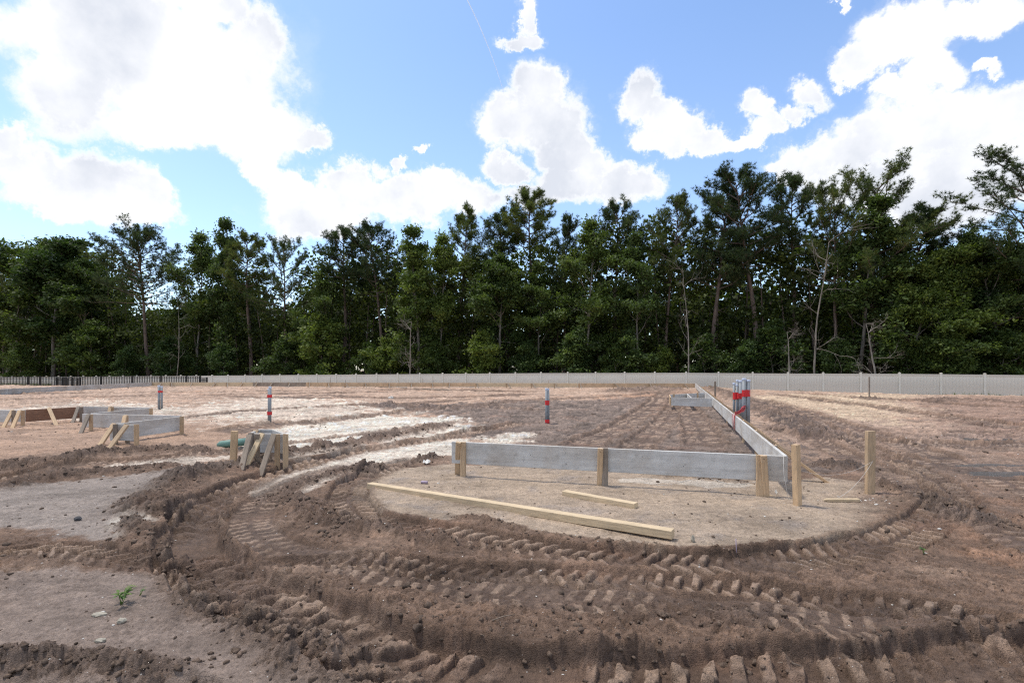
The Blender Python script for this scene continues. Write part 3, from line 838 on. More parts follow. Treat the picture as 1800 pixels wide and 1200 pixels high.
M_NEEDLE = mat('pine_needles', b_leaf((.020, .036, .015), (.040, .062, .024), (.085, .098, .036)))
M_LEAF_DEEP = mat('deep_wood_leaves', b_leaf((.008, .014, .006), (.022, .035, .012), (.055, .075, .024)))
M_WEED = mat('weed_leaves', b_leaf((.10, .17, .05), (.15, .25, .08), (.22, .33, .12)))
M_GRASS = mat('grass_blades', b_leaf((.06, .09, .03), (.11, .15, .05), (.17, .20, .08)))

# ------------------------------------------------------------------ build the ground
nr, nc = shp
idx = np.arange(nr * nc).reshape(nr, nc)
F = np.stack([idx[:-1, :-1], idx[:-1, 1:], idx[1:, 1:], idx[1:, :-1]], -1).reshape(-1, 4)
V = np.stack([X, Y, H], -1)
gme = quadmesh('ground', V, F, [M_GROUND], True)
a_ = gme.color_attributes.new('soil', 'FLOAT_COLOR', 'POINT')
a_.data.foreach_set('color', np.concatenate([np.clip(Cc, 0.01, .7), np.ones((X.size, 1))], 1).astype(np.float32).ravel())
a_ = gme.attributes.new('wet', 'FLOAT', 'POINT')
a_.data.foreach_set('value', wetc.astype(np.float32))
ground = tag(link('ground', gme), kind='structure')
ground['label'] = 'churned bare construction soil with sand, mud ruts and tyre tracks'

# puddles
for (px_, py_, ra, rb), lb in zip(PUD, ['shallow grey puddle at the right edge of the muddy field',
                                        'small far puddle in the mud beneath the fence grass',
                                        'narrow puddle streak between the muddy ridges on the right']):
    cx, cy, _ = PX(px_, py_)
    z0 = ground_z(cx, cy) + 0.022
    vs = [(0, 0, 0)] + [(ra * 1.5 * math.cos(t) , rb * 1.5 * math.sin(t), 0) for t in np.linspace(0, 2 * math.pi, 28, endpoint=False)]
    o = link('puddle', newmesh('puddle', vs, [(0, i, i % 28 + 1) for i in range(1, 29)], [M_WATER]), loc=(cx, cy, z0))
    tag(o, lb, 'puddle')

# ------------------------------------------------------------------ solid helpers
def box_vf(L_, W_, Hh, bev=0.0):
    x, y, z = L_ / 2, W_ / 2, Hh / 2
    v = [(-x, -y, -z), (x, -y, -z), (x, y, -z), (-x, y, -z), (-x, -y, z), (x, -y, z), (x, y, z), (-x, y, z)]
    f = [(0, 3, 2, 1), (4, 5, 6, 7), (0, 1, 5, 4), (1, 2, 6, 5), (2, 3, 7, 6), (3, 0, 4, 7)]
    return v, f

def beam(name, a, b, w, t, m, parent, up=(0, 0, 1), nseg=1, sag=0.0, jit=0.0, label=None, m_top=None, pointed=False, split=0.0):
    """board from a to b (world); w = size along 'up', t = thickness; bevelled edges"""
    a = Vector(a); b = Vector(b)
    d = b - a; L_ = d.length; d.normalize()
    upv = Vector(up); side = d.cross(upv).normalized(); upv = side.cross(d).normalized()
    bv = min(0.004, t * 0.18, w * 0.18)
    prof = []
    for sy, sz in ((-1, -1), (1, -1), (1, 1), (-1, 1)):
        if sy * sz > 0: prof += [(sy * (t / 2 - bv), sz * w / 2), (sy * t / 2, sz * (w / 2 - bv))][::1 if sy * sz < 0 else -1]
        else: prof += [(sy * t / 2, sz * (w / 2 - bv)), (sy * (t / 2 - bv), sz * w / 2)][::1 if sy * sz > 0 else -1]
    # order the eight corners round the section
    prof = sorted(prof, key=lambda p: math.atan2(p[1], p[0]))
    V_, F_ = [], []
    n = max(nseg, 1)
    for i in range(n + 1):
        s = i / n
        k = 1.0
        if pointed and i == n: k = 0.12
        off = Vector((random.uniform(-jit, jit), random.uniform(-jit, jit))) if 0 < i < n else Vector((0, 0))
        sg = -sag * 4 * s * (1 - s)
        for (py, pz) in prof:
            p = Vector((s * L_ - L_ / 2, (py + off.x) * k, (pz + off.y + sg) * k))
            V_.append(p)
    m8 = 8
    for i in range(n):
        for j in range(m8):
            F_.append((i * m8 + j, (i + 1) * m8 + j, (i + 1) * m8 + (j + 1) % m8, i * m8 + (j + 1) % m8))
    F_.append(tuple(range(m8))); F_.append(tuple(n * m8 + j for j in reversed(range(m8))))
    me = newmesh(name, V_, F_, [m] if m_top is None else [m, m_top])
    if m_top is not None:
        me.polygons.foreach_set('material_index', [1 if p.normal.z > 0.8 else 0 for p in me.polygons])
    o = bpy.data.objects.new(name, me); COL.objects.link(o)
    M = Matrix.Identity(4)
    M.col[0][:3] = d; M.col[1][:3] = -side; M.col[2][:3] = upv
    M.col[3][:3] = (a + b) / 2
    if parent is not None:
        o.parent = parent
        o.matrix_local = Matrix.Translation(-parent.location) @ M if parent.rotation_euler.z == 0 else (parent.matrix_world.inverted() @ M)
    else:
        o.matrix_world = M
    if label: o['label'] = label
    return o

def tube_vf(path, radii, sides=8, cap=True):
    V_, F_ = [], []
    P = [Vector(p) for p in path]
    prev = None
    for i, p in enumerate(P):
        d = (P[min(i + 1, len(P) - 1)] - P[max(i - 1, 0)]).normalized()
        if prev is None:
            ref = Vector((0, 0, 1)) if abs(d.z) < 0.9 else Vector((1, 0, 0))
            n = d.cross(ref).normalized()
        else:
            n = (prev - d * prev.dot(d)).normalized()
        prev = n
        bn = d.cross(n)
        for k in range(sides):
            a = 2 * math.pi * k / sides
            V_.append(p + (n * math.cos(a) + bn * math.sin(a)) * radii[i])
    for i in range(len(P) - 1):
        for k in range(sides):
            k2 = (k + 1) % sides
            F_.append((i * sides + k, i * sides + k2, (i + 1) * sides + k2, (i + 1) * sides + k))
    if cap:
        F_.append(tuple(reversed(range(sides))))
        F_.append(tuple((len(P) - 1) * sides + k for k in range(sides)))
    return V_, F_

def tube(name, path, r, m, parent=None, sides=8, smooth_=True, label=None):
    rr = [r] * len(path) if isinstance(r, (int, float)) else r
    base = parent.location if parent is not None else Vector(path[0])
    V_, F_ = tube_vf([Vector(p) - base for p in path], rr, sides)
    o = link(name, newmesh(name, V_, F_, [m], smooth_), parent, None if parent is not None else base)
    if label: o['label'] = label
    return o

FZ = 0.45       # level of the form tops
BH = 0.286      # board height
BT = 0.038

M_FORMTOP = mat('chalky_form_edge', plain((.50, .50, .49), 0.85, 0.12, 25))

def stake(parent, x, y, ztop, ang=0, w=0.085, t=0.038, m=None, lean=(0, 0), name='stake', pointed=False):
    z0 = ground_z(x, y) - 0.06
    up = (math.cos(ang), math.sin(ang), 0)
    return beam(name, (x - lean[0], y - lean[1], z0), (x, y, ztop), w, t, m or M_LUMBER, parent, up=up)

def kicker(parent, top, foot, w=0.08, t=0.038, m=None, up=None):
    fz = ground_z(foot[0], foot[1]) - 0.03
    d = Vector((foot[0] - top[0], foot[1] - top[1], 0))
    u_ = up or (-d.y, d.x, 0)
    return beam('brace', (foot[0], foot[1], fz), top, w, t, m or M_LUMBER, parent, up=u_)

# ---- front form
A = Vector((*PX(795, 775.5, FZ)[:2], FZ)); B = Vector((*PX(1382, 801, FZ)[:2], FZ))
fd = (B - A).normalized(); fn = Vector((fd.y, -fd.x, 0))      # fn points to the camera
half = Vector((0, 0, -BH / 2))
ff = empty('formwork', (A.x, A.y, ground_z(A.x, A.y)), 'long grey form board along the sand patch in front, propped by three stakes', 'formwork')
beam('form_board', A + half, B + half, BH, BT, M_FORM, ff, nseg=6, jit=0.002, m_top=M_FORMTOP)
def on_front(x):
    # parameter on the board whose top projects to photo column x
    u = (x - 900) / FPX
    t = (u * A.y - A.x) / ((B.x - A.x) - u * (B.y - A.y))
    return A + (B - A) * t
angf = math.atan2(fd.y, fd.x)
for xs, xb, yb, m1, m2 in ((816, 804, 833, M_LUMBER, M_LUMBER), (1064, 1054, 852, M_LUMBER, M_LUMBER_OLD), (1334, 1347, 872, M_LUMBER, M_LUMBER)):
    p = on_front(xs) + fn * (BT / 2 + 0.022)
    stake(ff, p.x, p.y, FZ + 0.005, angf, 0.072, 0.038, m2)
    off = {816: -6, 1064: -7, 1334: 6}[xs]
    q = on_front(xs + off) + fn * (BT / 2 + 0.064)
    g = PX(xb, yb, ground_z(*PX(xb, yb, 0)[:2]))
    beam('brace', (g[0], g[1], g[2] - 0.03), (q.x, q.y, FZ + 0.006), 0.066, 0.036, m1, ff, up=fd)
    nq = on_front(xs + off) + fn * (BT / 2 + 0.085)
    tube('nail', [(nq.x, nq.y, FZ - 0.03), (nq.x + fn.x * .006, nq.y + fn.y * .006, FZ - 0.03)], 0.005, M_NAIL, ff, 6)

for k in range(9):
    q = A + (B - A) * (0.04 + 0.115 * k) + fn * (BT / 2)
    zz_ = FZ - random.uniform(.03, .25)
    tube('nail', [(q.x, q.y, zz_), (q.x + fn.x * .004, q.y + fn.y * .004, zz_)], 0.004, M_NAIL, ff, 6)

# ---- long side form, running away from the corner
C0 = B + fd * 0.0
C1 = Vector((*PX(1222, 673.6, FZ)[:2], FZ))
sdv = (C1 - C0).normalized(); sn = Vector((sdv.y, -sdv.x, 0))     # sn points right
sf = empty('formwork', (C0.x, C0.y, ground_z(C0.x, C0.y)), 'grey side form running from the front corner back towards the vinyl fence', 'formwork')
L_ = (C1 - C0).length
cuts = [0.03, 4.3, 8.9, 13.7, 18.5, 23.3, 28.2, L_]
for i in range(len(cuts) - 1):
    a = C0 + sdv * (cuts[i] + (0.004 if i else 0)); b = C0 + sdv * cuts[i + 1]
    dz = random.uniform(-0.004, 0.004)
    beam('form_board', a + half + sn * (0.0 if i % 2 == 0 else 0.006) + Vector((0, 0, dz)), b + half + Vector((0, 0, dz)), BH, BT, M_FORM, sf, nseg=5, jit=0.002, m_top=M_FORMTOP)
for k, dd in enumerate(np.arange(0.9, L_ - 1, 1.7)):
    p = C0 + sdv * dd + sn * (BT / 2 + 0.022)
    stake(sf, p.x, p.y, FZ - 0.01, math.atan2(sdv.y, sdv.x), 0.07, 0.036, M_LUMBER if k % 3 else M_LUMBER_OLD)
    q = C0 + sdv * (dd + 0.07) + sn * (BT / 2 + 0.03)
    ft = q + sn * 0.62
    kicker(sf, (q.x, q.y, FZ - 0.02), (ft.x, ft.y), 0.075, 0.036, M_LUMBER)

# ---- footing box inside the side form
fb = empty('footing_form', (*PX(1180, 715)[:2], 0.08), 'small open-topped grey form box against the side board far back', 'formwork')
q0 = Vector((*PX(1180, 698, FZ)[:2], FZ)); q1 = Vector((*PX(1251, 700, FZ)[:2], FZ))
q3 = Vector((*PX(1177, 693.5, FZ)[:2], FZ)); q2 = Vector((*PX(1238, 690, FZ)[:2], FZ))
for (a, b, mm) in ((q0, q1, M_FORM), (q3, q2, M_FORM), (q0 + Vector((-.02, .02, 0)), q3, M_LUMBER), (q0.lerp(q1, .52) + Vector((0, .03, 0)), q3.lerp(q2, .48) - Vector((0, .03, 0)), M_FORM)):
    beam('form_board', a + half, b + half, BH, BT, mm, fb, nseg=2, m_top=M_FORMTOP)
for f_ in (0.1, 0.78):
    p = q3.lerp(q2, f_)
    stake(fb, p.x, p.y - 0.05, FZ + 0.03, 0, 0.07, 0.036, M_LUMBER)

# ---- far form across the back
far = empty('formwork', (*PX(740, 681)[:2], 0.05), 'low timber form running across the whole pad in front of the fence', 'formwork')
D0 = Vector((*PX(268, 671.6, FZ)[:2], FZ)); D1 = C1
segs = [(268, 445, M_LUMBER_PALE), (445, 538, M_LUMBER_OLD), (538, 836, M_LUMBER), (836, 1016, M_LUMBER_PALE), (1016, 1222, M_LUMBER)]
def on_far(x):
    u = (x - 900) / FPX
    t = (u * D0.y - D0.x) / ((D1.x - D0.x) - u * (D1.y - D0.y))
    return D0 + (D1 - D0) * t
for a, b, mm in segs:
    beam('form_board', on_far(a) + half, on_far(b - 0.6) + half, BH, BT, mm, far, nseg=6, jit=0.004)
for x in (282, 300, 336, 378, 398, 425, 451, 477, 508, 542, 575, 606, 640, 682, 722, 758, 788, 836, 890, 934, 975, 1018, 1078, 1140, 1200):
    p = on_far(x)
    stake(far, p.x, p.y - .05, FZ + random.choice([-.02, -.02, 0.03]), 0, 0.06, 0.035, M_LUMBER)
    kicker(far, (p.x + .1, p.y - .06, FZ - .05), (p.x + random.uniform(-.1, .5), p.y - .45), 0.06, 0.03, M_LUMBER_OLD)

# ---- left far form (grey)
lf_ = empty('formwork', (*PX(130, 692)[:2], 0.0), 'grey form board run in front of the black metal fence', 'formwork')
E0 = D0 - Vector((0.03, 0, 0))
pts_l = [Vector((*PX(-160, 690.5, FZ)[:2], FZ)), Vector((*PX(14, 683.0, FZ)[:2], FZ)), Vector((*PX(98, 679.2, FZ)[:2], FZ)), E0]
for a, b in zip(pts_l[:-1], pts_l[1:]):
    beam('form_board', a + half, b + half - (b - a).normalized() * .01, BH, BT, M_FORM, lf_, nseg=3, m_top=M_FORMTOP)
for i in range(3):
    for f_ in (0.1, 0.4, 0.7, 0.95):
        p = pts_l[i].lerp(pts_l[i + 1], f_)
        stake(lf_, p.x - .06, p.y, FZ - .02, math.pi / 2, .08, .036, M_LUMBER_OLD)

# ---- left cluster of forms
def form_run(label, boards, stakes, kicks, group=None):
    p0 = boards[0][0]
    w_ = Vector(PX(p0[0], p0[1], FZ)); e = empty('formwork', (w_.x, w_.y, ground_z(w_.x, w_.y)), label, 'formwork', group)
    for (a, b, mm) in boards:
        a_ = Vector(PX(a[0], a[1], FZ)); b_ = Vector(PX(b[0], b[1], FZ))
        beam('form_board', a_ + half, b_ + half, BH, BT, mm, e, nseg=3, jit=0.002, m_top=M_FORMTOP if mm is M_FORM else None)
    for (x, y, mm) in stakes:
        p = PX(x, y, FZ); stake(e, p[0], p[1], FZ + .012, 0.1, .07, .038, mm)
    for (x, y, fx, fy, mm) in kicks:
        p = PX(x, y, FZ); yf = p[1] - 0.34; g = (PD(fx, yf), yf, ground_z(PD(fx, yf), yf))
        beam('brace', (g[0], g[1], g[2] - .03), (p[0], p[1], FZ + .01), .075, .038, mm, e, up=(1, .1, 0))
    return e
form_run('brown form board with leaning stakes, leftmost in the left cluster of forms',
         [((-140, 722), (44, 720), M_FORM), ((46, 720), (146, 714.5), M_LUMBER_BROWN)],
         [(40, 721.5, M_LUMBER), (24, 722, M_LUMBER_OLD), (143, 716, M_LUMBER_OLD)],
         [(22, 721.5, 5, 747, M_LUMBER), (35, 722, 21, 747, M_LUMBER), (86, 718, 100, 741, M_LUMBER), (138, 715.5, 127, 737, M_LUMBER_OLD)])
form_run('grey V of form boards with a stake inside, rearmost of the left cluster',
         [((147, 714), (265, 716), M_FORM), ((265, 716.8), (160, 726), M_FORM)],
         [(265.5, 718, M_LUMBER), (197, 715.6, M_LUMBER)],
         [(194, 715.5, 188, 722, M_LUMBER)])
form_run('grey form board with a splayed pair of stakes, middle of the left cluster',
         [((146, 727), (318, 730), M_FORM)],
         [(160, 729, M_LUMBER), (222, 730.5, M_LUMBER)],
         [(156, 729, 141, 757, M_LUMBER_OLD), (220, 731, 212, 742, M_LUMBER)])
form_run('grey form board with two long leaning braces, nearest in the left cluster',
         [((318, 731.6), (224, 742), M_FORM), ((195, 745), (242, 746), M_FORM), ((224, 742.5), (195, 744), M_FORM)],
         [(319.5, 732.5, M_LUMBER), (224, 744.5, M_LUMBER_OLD), (203, 746.5, M_LUMBER_OLD), (240, 747, M_LUMBER)],
         [(201, 745.5, 172, 784, M_LUMBER), (223, 747.6, 188, 786, M_LUMBER)])

# ---- small form by the green pipe
form_run('small boxed form of short boards with crossed braces beside the green pipe',
         [((440, 761), (488, 762), M_FORM), ((490, 762), (503, 763), M_FORM), ((455, 754), (481, 754.6), M_FORM), ((441, 760), (455, 754.5), M_FORM), ((481, 755), (500, 761.5), M_FORM)],
         [(487.5, 764, M_LUMBER), (441, 762, M_LUMBER_OLD), (452, 764, M_LUMBER_OLD), (502, 764, M_LUMBER)],
         [(439, 765, 424, 797, M_LUMBER_OLD), (461, 763, 431, 811, M_LUMBER_PALE), (482, 764, 457, 807, M_LUMBER_OLD), (450, 757, 438, 795, M_LUMBER)])

# ---- single timber stakes
def lone(x, ytop, yfoot, wpx, label, ang=0.0, m=M_LUMBER, tp=0.038, ln=0.0):
    g = PX(x, yfoot, 0); gz = ground_z(g[0], g[1]); g = PX(x, yfoot, gz)
    ht = (yfoot - ytop) * g[1] / FPX
    w_ = wpx * g[1] / FPX
    o = beam('stake', (g[0], g[1], gz - .05), (g[0] + ln, g[1], gz + ht), w_, tp, m, None, up=(math.cos(ang), math.sin(ang), 0), nseg=2)
    tag(o, label, 'stake'); o.name = 'wooden_stake'
    return Vector((g[0], g[1], gz)), ht
s1, h1 = lone(1402, 781, 887, 12, 'slim wooden stake standing right of the form corner with a string tied behind', 0.5, M_LUMBER, .06, -.02)
s2, h2 = lone(1529, 757, 868, 15, 'tallest wooden stake, standing alone on the right with string hanging from it', 0.1, M_LUMBER, .05, .005)
lone(410, 757, 812, 10.5, 'short upright wooden stake in front of the green pipe', 0.2, M_LUMBER, .06, .02)
lone(1528, 662, 700, 2.2, 'thin grey stick upright against the vinyl fence on the right', 0, M_LUMBER_OLD, .04)
lone(1257, 670, 697, 3, 'thin grey stake upright behind the end of the side form', 0, M_LUMBER_OLD, .04)
for xx, yt, lb in ((578, 663, 'thin survey rod behind the back form, leftmost of the rods'), (605, 667, 'short survey rod just right of the leftmost rod'),
                   (742, 665, 'thin survey rod left of the tallest rod behind the back form'), (760, 661, 'tallest thin survey rod behind the back form'), (965, 667, 'thin survey rod behind the back form above the nearer taped conduit')):
    p = on_far(xx); g_ = ground_z(p.x, p.y + .3)
    tube('survey_rod', [(p.x, p.y + .3, g_ - .05), (p.x, p.y + .3, CAMZ - (yt - HZ) * (p.y + .3) / FPX)], 0.02, M_LUMBER_OLD, sides=5)
    tag(bpy.data.objects[-1] if False else COL.objects[-1], lb, 'rod')

# ---- loose timber
def loose(name, a, b, w, t, m, label, cat, lift=0.0, pointed=False):
    za = ground_z(a[0], a[1]); zb = ground_z(b[0], b[1])
    # rest on the highest spots underneath
    n = 24; need = -9
    for i in range(n + 1):
        s = i / n
        x_ = a[0] + (b[0] - a[0]) * s; y_ = a[1] + (b[1] - a[1]) * s
        need = max(need, ground_z(x_, y_) - (za + (zb - za) * s))
    need = min(need, 0.02)
    o = beam(name, (a[0], a[1], za + need + w / 2 - .004), (b[0], b[1], zb + need + w / 2 - .004), w, t, m, None, nseg=8, jit=0.001, pointed=pointed)
    return tag(o, label, cat)
loose('timber_post', PX(650, 853)[:2], PX(1183, 949)[:2], 0.070, 0.090, M_LUMBER_PALE, 'long yellow timber lying diagonally across the sand patch in front', 'timber')
loose('timber_offcut', PX(992, 869)[:2], PX(1118, 893)[:2], 0.055, 0.085, M_LUMBER_PALE, 'short timber offcut lying between the long timber and the front form', 'timber')
loose('timber_peg', PX(1509, 881)[:2], PX(1447, 881)[:2], 0.03, 0.055, M_LUMBER_PALE, 'pointed wooden peg lying on the sand between the two string stakes', 'peg', pointed=True)
loose('lumber_scrap', PX(1352, 868)[:2], PX(1366, 874)[:2], 0.008, 0.012, M_LUMBER_PALE, 'tiny wood sliver under the string hanging from the form corner', 'wood scrap')

# ---- string
def sagline(a, b, sag, n=14):
    a = Vector(a); b = Vector(b)
    return [a.lerp(b, i / n) + Vector((0, 0, -sag * 4 * (i / n) * (1 - i / n))) for i in range(n + 1)]
k2 = Vector((s2.x + .01, s2.y - .035, s2.z + h2 * .53))
o = tube('string', sagline((s1.x + .03, s1.y + .03, s1.z + .36), k2, 0.10), 0.0012, M_STRING, sides=5)
tag(o, 'white builder string sagging between the two stakes on the right', 'string', 'builder strings round the front corner')
pg = PX(1472, 879)
o = tube('string', sagline(k2, (pg[0], pg[1], ground_z(pg[0], pg[1]) + .025), 0.06), 0.0015, M_STRING, sides=5)
tag(o, 'white string running from the tallest stake down to the peg', 'string', 'builder strings round the front corner')
cn = on_front(1376) + fn * .03
o = tube('string', [(cn.x, cn.y, FZ + .004), (cn.x + .0, cn.y - .01, FZ - .2), (cn.x - .01, cn.y - .12, ground_z(cn.x, cn.y - .12) + .004)], 0.0022, M_STRING, sides=5)
tag(o, 'white string hanging straight down from the corner of the front form', 'string', 'builder strings round the front corner')
pl = []
for i in range(40):
    x_ = 1130 + 210 * i / 39; y_ = 848 + 5 * math.sin(i * .25) - 3 * (i / 39) + (i / 39) ** 3 * 2
    q = PX(x_, y_); pl.append((q[0], q[1], ground_z(q[0], q[1]) + .004))
o = tube('string', pl, 0.0024, M_STRING, sides=5)
tag(o, 'loose white string lying on the ground under the front form', 'string', 'builder strings round the front corner')

# ---- conduits
def conduit(label, x, ytop, yfoot, pipes, tapes, group='taped conduit stub-ups'):
    """pipes: (dx_px, width_px, dtop_px, dy); tapes: (y, h_px)"""
    g = PX(x, yfoot, 0); gz = ground_z(g[0], g[1]); g = PX(x, yfoot, gz); s = g[1] / FPX
    e = empty('conduit_bundle', (g[0], g[1], gz), label, 'conduit', group)
    zt = lambda y: CAMZ - (y - HZ) * s
    mn = min(p[0] - p[1] / 2 for p in pipes) * s; mxx = max(p[0] + p[1] / 2 for p in pipes) * s
    rmax = max(p[1] for p in pipes) * s / 2
    for dx, w_, dt, dy in pipes:
        r = w_ * s / 2
        top = zt(ytop + dt)
        ln = random.uniform(-.012, .012)
        tube('pipe', [(g[0] + dx * s - ln, g[1] + dy, gz - .1), (g[0] + dx * s, g[1] + dy, top - .01)], r, M_PVC, e, 14)
        tube('cap', [(g[0] + dx * s, g[1] + dy, top - .055), (g[0] + dx * s, g[1] + dy, top - .045), (g[0] + dx * s, g[1] + dy, top - .004), (g[0] + dx * s, g[1] + dy, top)], [r * 1.06, r * 1.13, r * 1.13, r * .95], M_CAP, e, 14)
    for ty, th in tapes:
        # flat band wrapped round the bundle
        ring = []
        n = 20
        cx_ = (mn + mxx) / 2; rx = (mxx - mn) / 2 + .004; ry = rmax + .006
        dys = [p[3] for p in pipes]; cy_ = (min(dys) + max(dys)) / 2; ry += (max(dys) - min(dys)) / 2
        V_, F_ = [], []
        for zz in (zt(ty + th / 2), zt(ty), zt(ty - th / 2)):
            for k in range(n):
                a = 2 * math.pi * k / n
                ca, sa = math.cos(a), math.sin(a)
                V_.append((cx_ + rx * math.copysign(abs(ca) ** .8, ca) * (1 + random.uniform(-.03, .03)), cy_ + ry * math.copysign(abs(sa) ** .8, sa), zz - gz + random.uniform(-.004, .004)))
        for i in range(2):
            for k in range(n):
                F_.append((i * n + k, i * n + (k + 1) % n, (i + 1) * n + (k + 1) % n, (i + 1) * n + k))
        link('tape', newmesh('tape', V_, F_, [M_REDTAPE]), e)
    return e, g, s
e1, _, _ = conduit('pair of short grey conduits with red tape, in front of the black fence', 281, 677, 719, [(-1.7, 3.6, 0, 0), (1.9, 3.6, 1.5, .03)], [(688, 3.4)])
cb_, gg_, ss_ = e1, None, None
conduit('pair of grey conduits with two red tapes, standing mid-left of the pad', 473, 679, 742, [(-1.3, 4.0, 4, .03), (1.8, 4.6, 0, 0)], [(696, 5), (726, 5.5)])
conduit('pair of grey conduits with two red tapes, standing on the dark mud at centre', 962, 682, 749, [(-1.4, 4.4, 0, 0), (2.0, 3.4, .5, .03)], [(707.5, 8), (740, 6)])
conduit('thin pair of capped conduits, leftmost of the tall cluster behind the side form', 1294, 672.5, 747, [(-2.2, 4.2, 0, .05), (1.6, 4.2, 2.5, .0)], [(695.5, 12)])
conduit('grey conduit pair with one red tape, in the middle of the tall cluster', 1301, 667, 747, [(-3.2, 4.2, 0, .06), (1.0, 6.5, 1, 0)], [(695.5, 10)])
ec, gc_, sc_ = conduit('tallest capped grey conduits, rightmost of the cluster behind the side form', 1312, 664.5, 750, [(-3.4, 6.6, 0, .02), (3.3, 6.6, 2.5, 0)], [(691, 12)])
# caution tape tied round the form board and the conduits
def ribbon(name, path, w, m, parent=None, loc=None):
    V_, F_ = [], []
    for i, (p, wd) in enumerate(path):
        p = Vector(p) - Vector(loc); wd = Vector(wd).normalized() * w / 2
        V_ += [p - wd, p + wd]
        if i: F_.append((2 * i - 2, 2 * i - 1, 2 * i + 1, 2 * i))
    me = newmesh(name, V_, F_, [m], True)
    o = link(name, me, parent, None if parent is not None else loc)
    sm = o.modifiers.new('thickness', 'SOLIDIFY'); sm.thickness = 0.002
    return o
def on_side(x):
    u = (x - 900) / FPX
    t = (u * C0.y - C0.x) / ((C1.x - C0.x) - u * (C1.y - C0.y))
    return C0 + (C1 - C0) * t
tb = on_side(1292)
tp_ = empty('caution_tape', (tb.x, tb.y, FZ), 'red caution tape draped over the side form and knotted to the conduits', 'tape')
for k, (off, mm, wd_) in enumerate(((-0.22, M_REDDULL, .05), (0.0, M_PINKTAPE, .16), (0.20, M_REDTAPE, .06))):
    p = tb + sdv * (-off)
    inn = -sn * (BT / 2 + .006); outt = sn * (BT / 2 + .006)
    path = [(p + inn + Vector((0, 0, -BH - .01)), sdv), (p + inn * 1.3 + Vector((0, 0, -.12)), sdv), (p + inn + Vector((0, 0, .006)), sdv), (p + Vector((0, 0, .015)), sdv), (p + outt + Vector((0, 0, .0)), sdv), (p + outt * 1.5 + Vector((0, 0, -.2)), sdv)]
    ribbon('tape_strip', path, wd_, mm, tp_, tp_.location)
pc = Vector((gc_[0], gc_[1], FZ + .04))
st0 = tb + Vector((0, 0, .03))
for k in range(5):
    z_ = random.uniform(-.03, .10)
    mid = st0.lerp(pc, .5) + Vector((random.uniform(-.03, .03), -.02 * k, z_ - .02))
    path = []
    for i in range(8):
        s = i / 7
        q = st0.lerp(mid, min(1, s * 2)) if s < .5 else mid.lerp(pc + Vector((-.05, -.06, z_ * .5)), (s - .5) * 2)
        tw = s * 3 + k
        path.append((q + Vector((0, 0, .02 * math.sin(s * 9 + k))), (math.sin(tw) * .4, .3, math.cos(tw))))
    ribbon('tape_strip', path, .045, M_REDTAPE if k % 3 else M_REDDULL, tp_, tp_.location)

# ---- green drain pipe
ga = PX(383, 789); gb = PX(447, 785)
gz = ground_z(ga[0], ga[1])
r = 0.068
def drain():
    path = [Vector((ga[0], ga[1], gz + .02)), Vector((ga[0] + .05, ga[1], gz + .035)), Vector((ga[0] + .25, ga[1] + .02, gz + .058)), Vector((gb[0], gb[1], gz + .065))]
    base = Vector((ga[0], ga[1], gz))
    V_, F_ = tube_vf([p - base for p in path], [r * .55, r * .92, r, r], 20)
    # hollow far end
    n = 20; k0 = len(V_)
    F_.pop()
    V2, F2 = tube_vf([p - base for p in path[1:]], [r * .8, r * .9, r * .9], 20, False)
    V_ += V2; F_ += [tuple(i + k0 for i in reversed(f)) for f in F2]
    e0 = 3 * n; i0 = k0 + 2 * n
    F_ += [(e0 + k, e0 + (k + 1) % n, i0 + (k + 1) % n, i0 + k) for k in range(n)]
    return link('drain_pipe', newmesh('drain_pipe', V_, F_, [M_GREENPIPE], True), None, base)
tag(drain(), 'green drain pipe lying half sunk in the ground behind a short stake', 'pipe')

# ---- small litter
def blob(name, x, y, r_, m, label, cat, sq=(1, 1, .6), seed=0, sub=2):
    import bmesh
    bm = bmesh.new(); bmesh.ops.create_icosphere(bm, subdivisions=sub, radius=1)
    rr = random.Random(seed)
    ph = [rr.uniform(0, 9) for _ in range(6)]
    for v in bm.verts:
        c_ = v.co
        k = 1 + .16 * math.sin(c_.x * 3 + ph[0]) * math.cos(c_.y * 4 + ph[1]) + .12 * math.sin(c_.z * 6 + ph[2] + c_.x * 5) + rr.uniform(-.05, .05)
        v.co = Vector((c_.x * sq[0], c_.y * sq[1], c_.z * sq[2])) * k * r_
    me = bpy.data.meshes.new(name); bm.to_mesh(me); bm.free(); me.materials.append(m)
    g = PX(x, y)
    z = ground_z(g[0], g[1])
    o = link(name, me, loc=(g[0], g[1], z + r_ * sq[2] * .5))
    return tag(o, label, cat)
blob('dark_rock', 137, 914, .033, M_DARKROCK, 'black lump of asphalt on the smooth sand at left', 'rock', (1, .8, .7), 3)
blob('pale_stone', 175, 1080, .028, M_STONE, 'flat pale stone just left below the green weed', 'stone', (1.5, .8, .4), 5)
blob('pale_stone', 214, 1096, .022, M_STONE, 'round yellowish stone below the green weed', 'stone', (1.1, .9, .7), 6)
blob('pale_stone', 176, 1128, .022, M_STONE, 'oval grey stone near the bottom left corner', 'stone', (1.3, .8, .5), 7)
blob('white_stone', 687, 702, .12, M_SHELL, 'white stone lying far back on the pad left of centre', 'stone', (1.2, .8, .7), 9)
blob('white_pebble', 199, 1101, .008, M_SHELL, 'tiny white pebble beside the round yellowish stone', 'stone', (1.2, .9, .6), 10, 1)
blob('white_pebble', 1030 - 149, 920, .006, M_SHELL, 'tiny white pebble on the sand below the long timber', 'stone', (1.2, .9, .6), 11, 1)
blob('white_pebble', 1540, 887, .018, M_SHELL, 'white chip on the sand right of the peg', 'stone', (1.2, .7, .5), 12, 1)
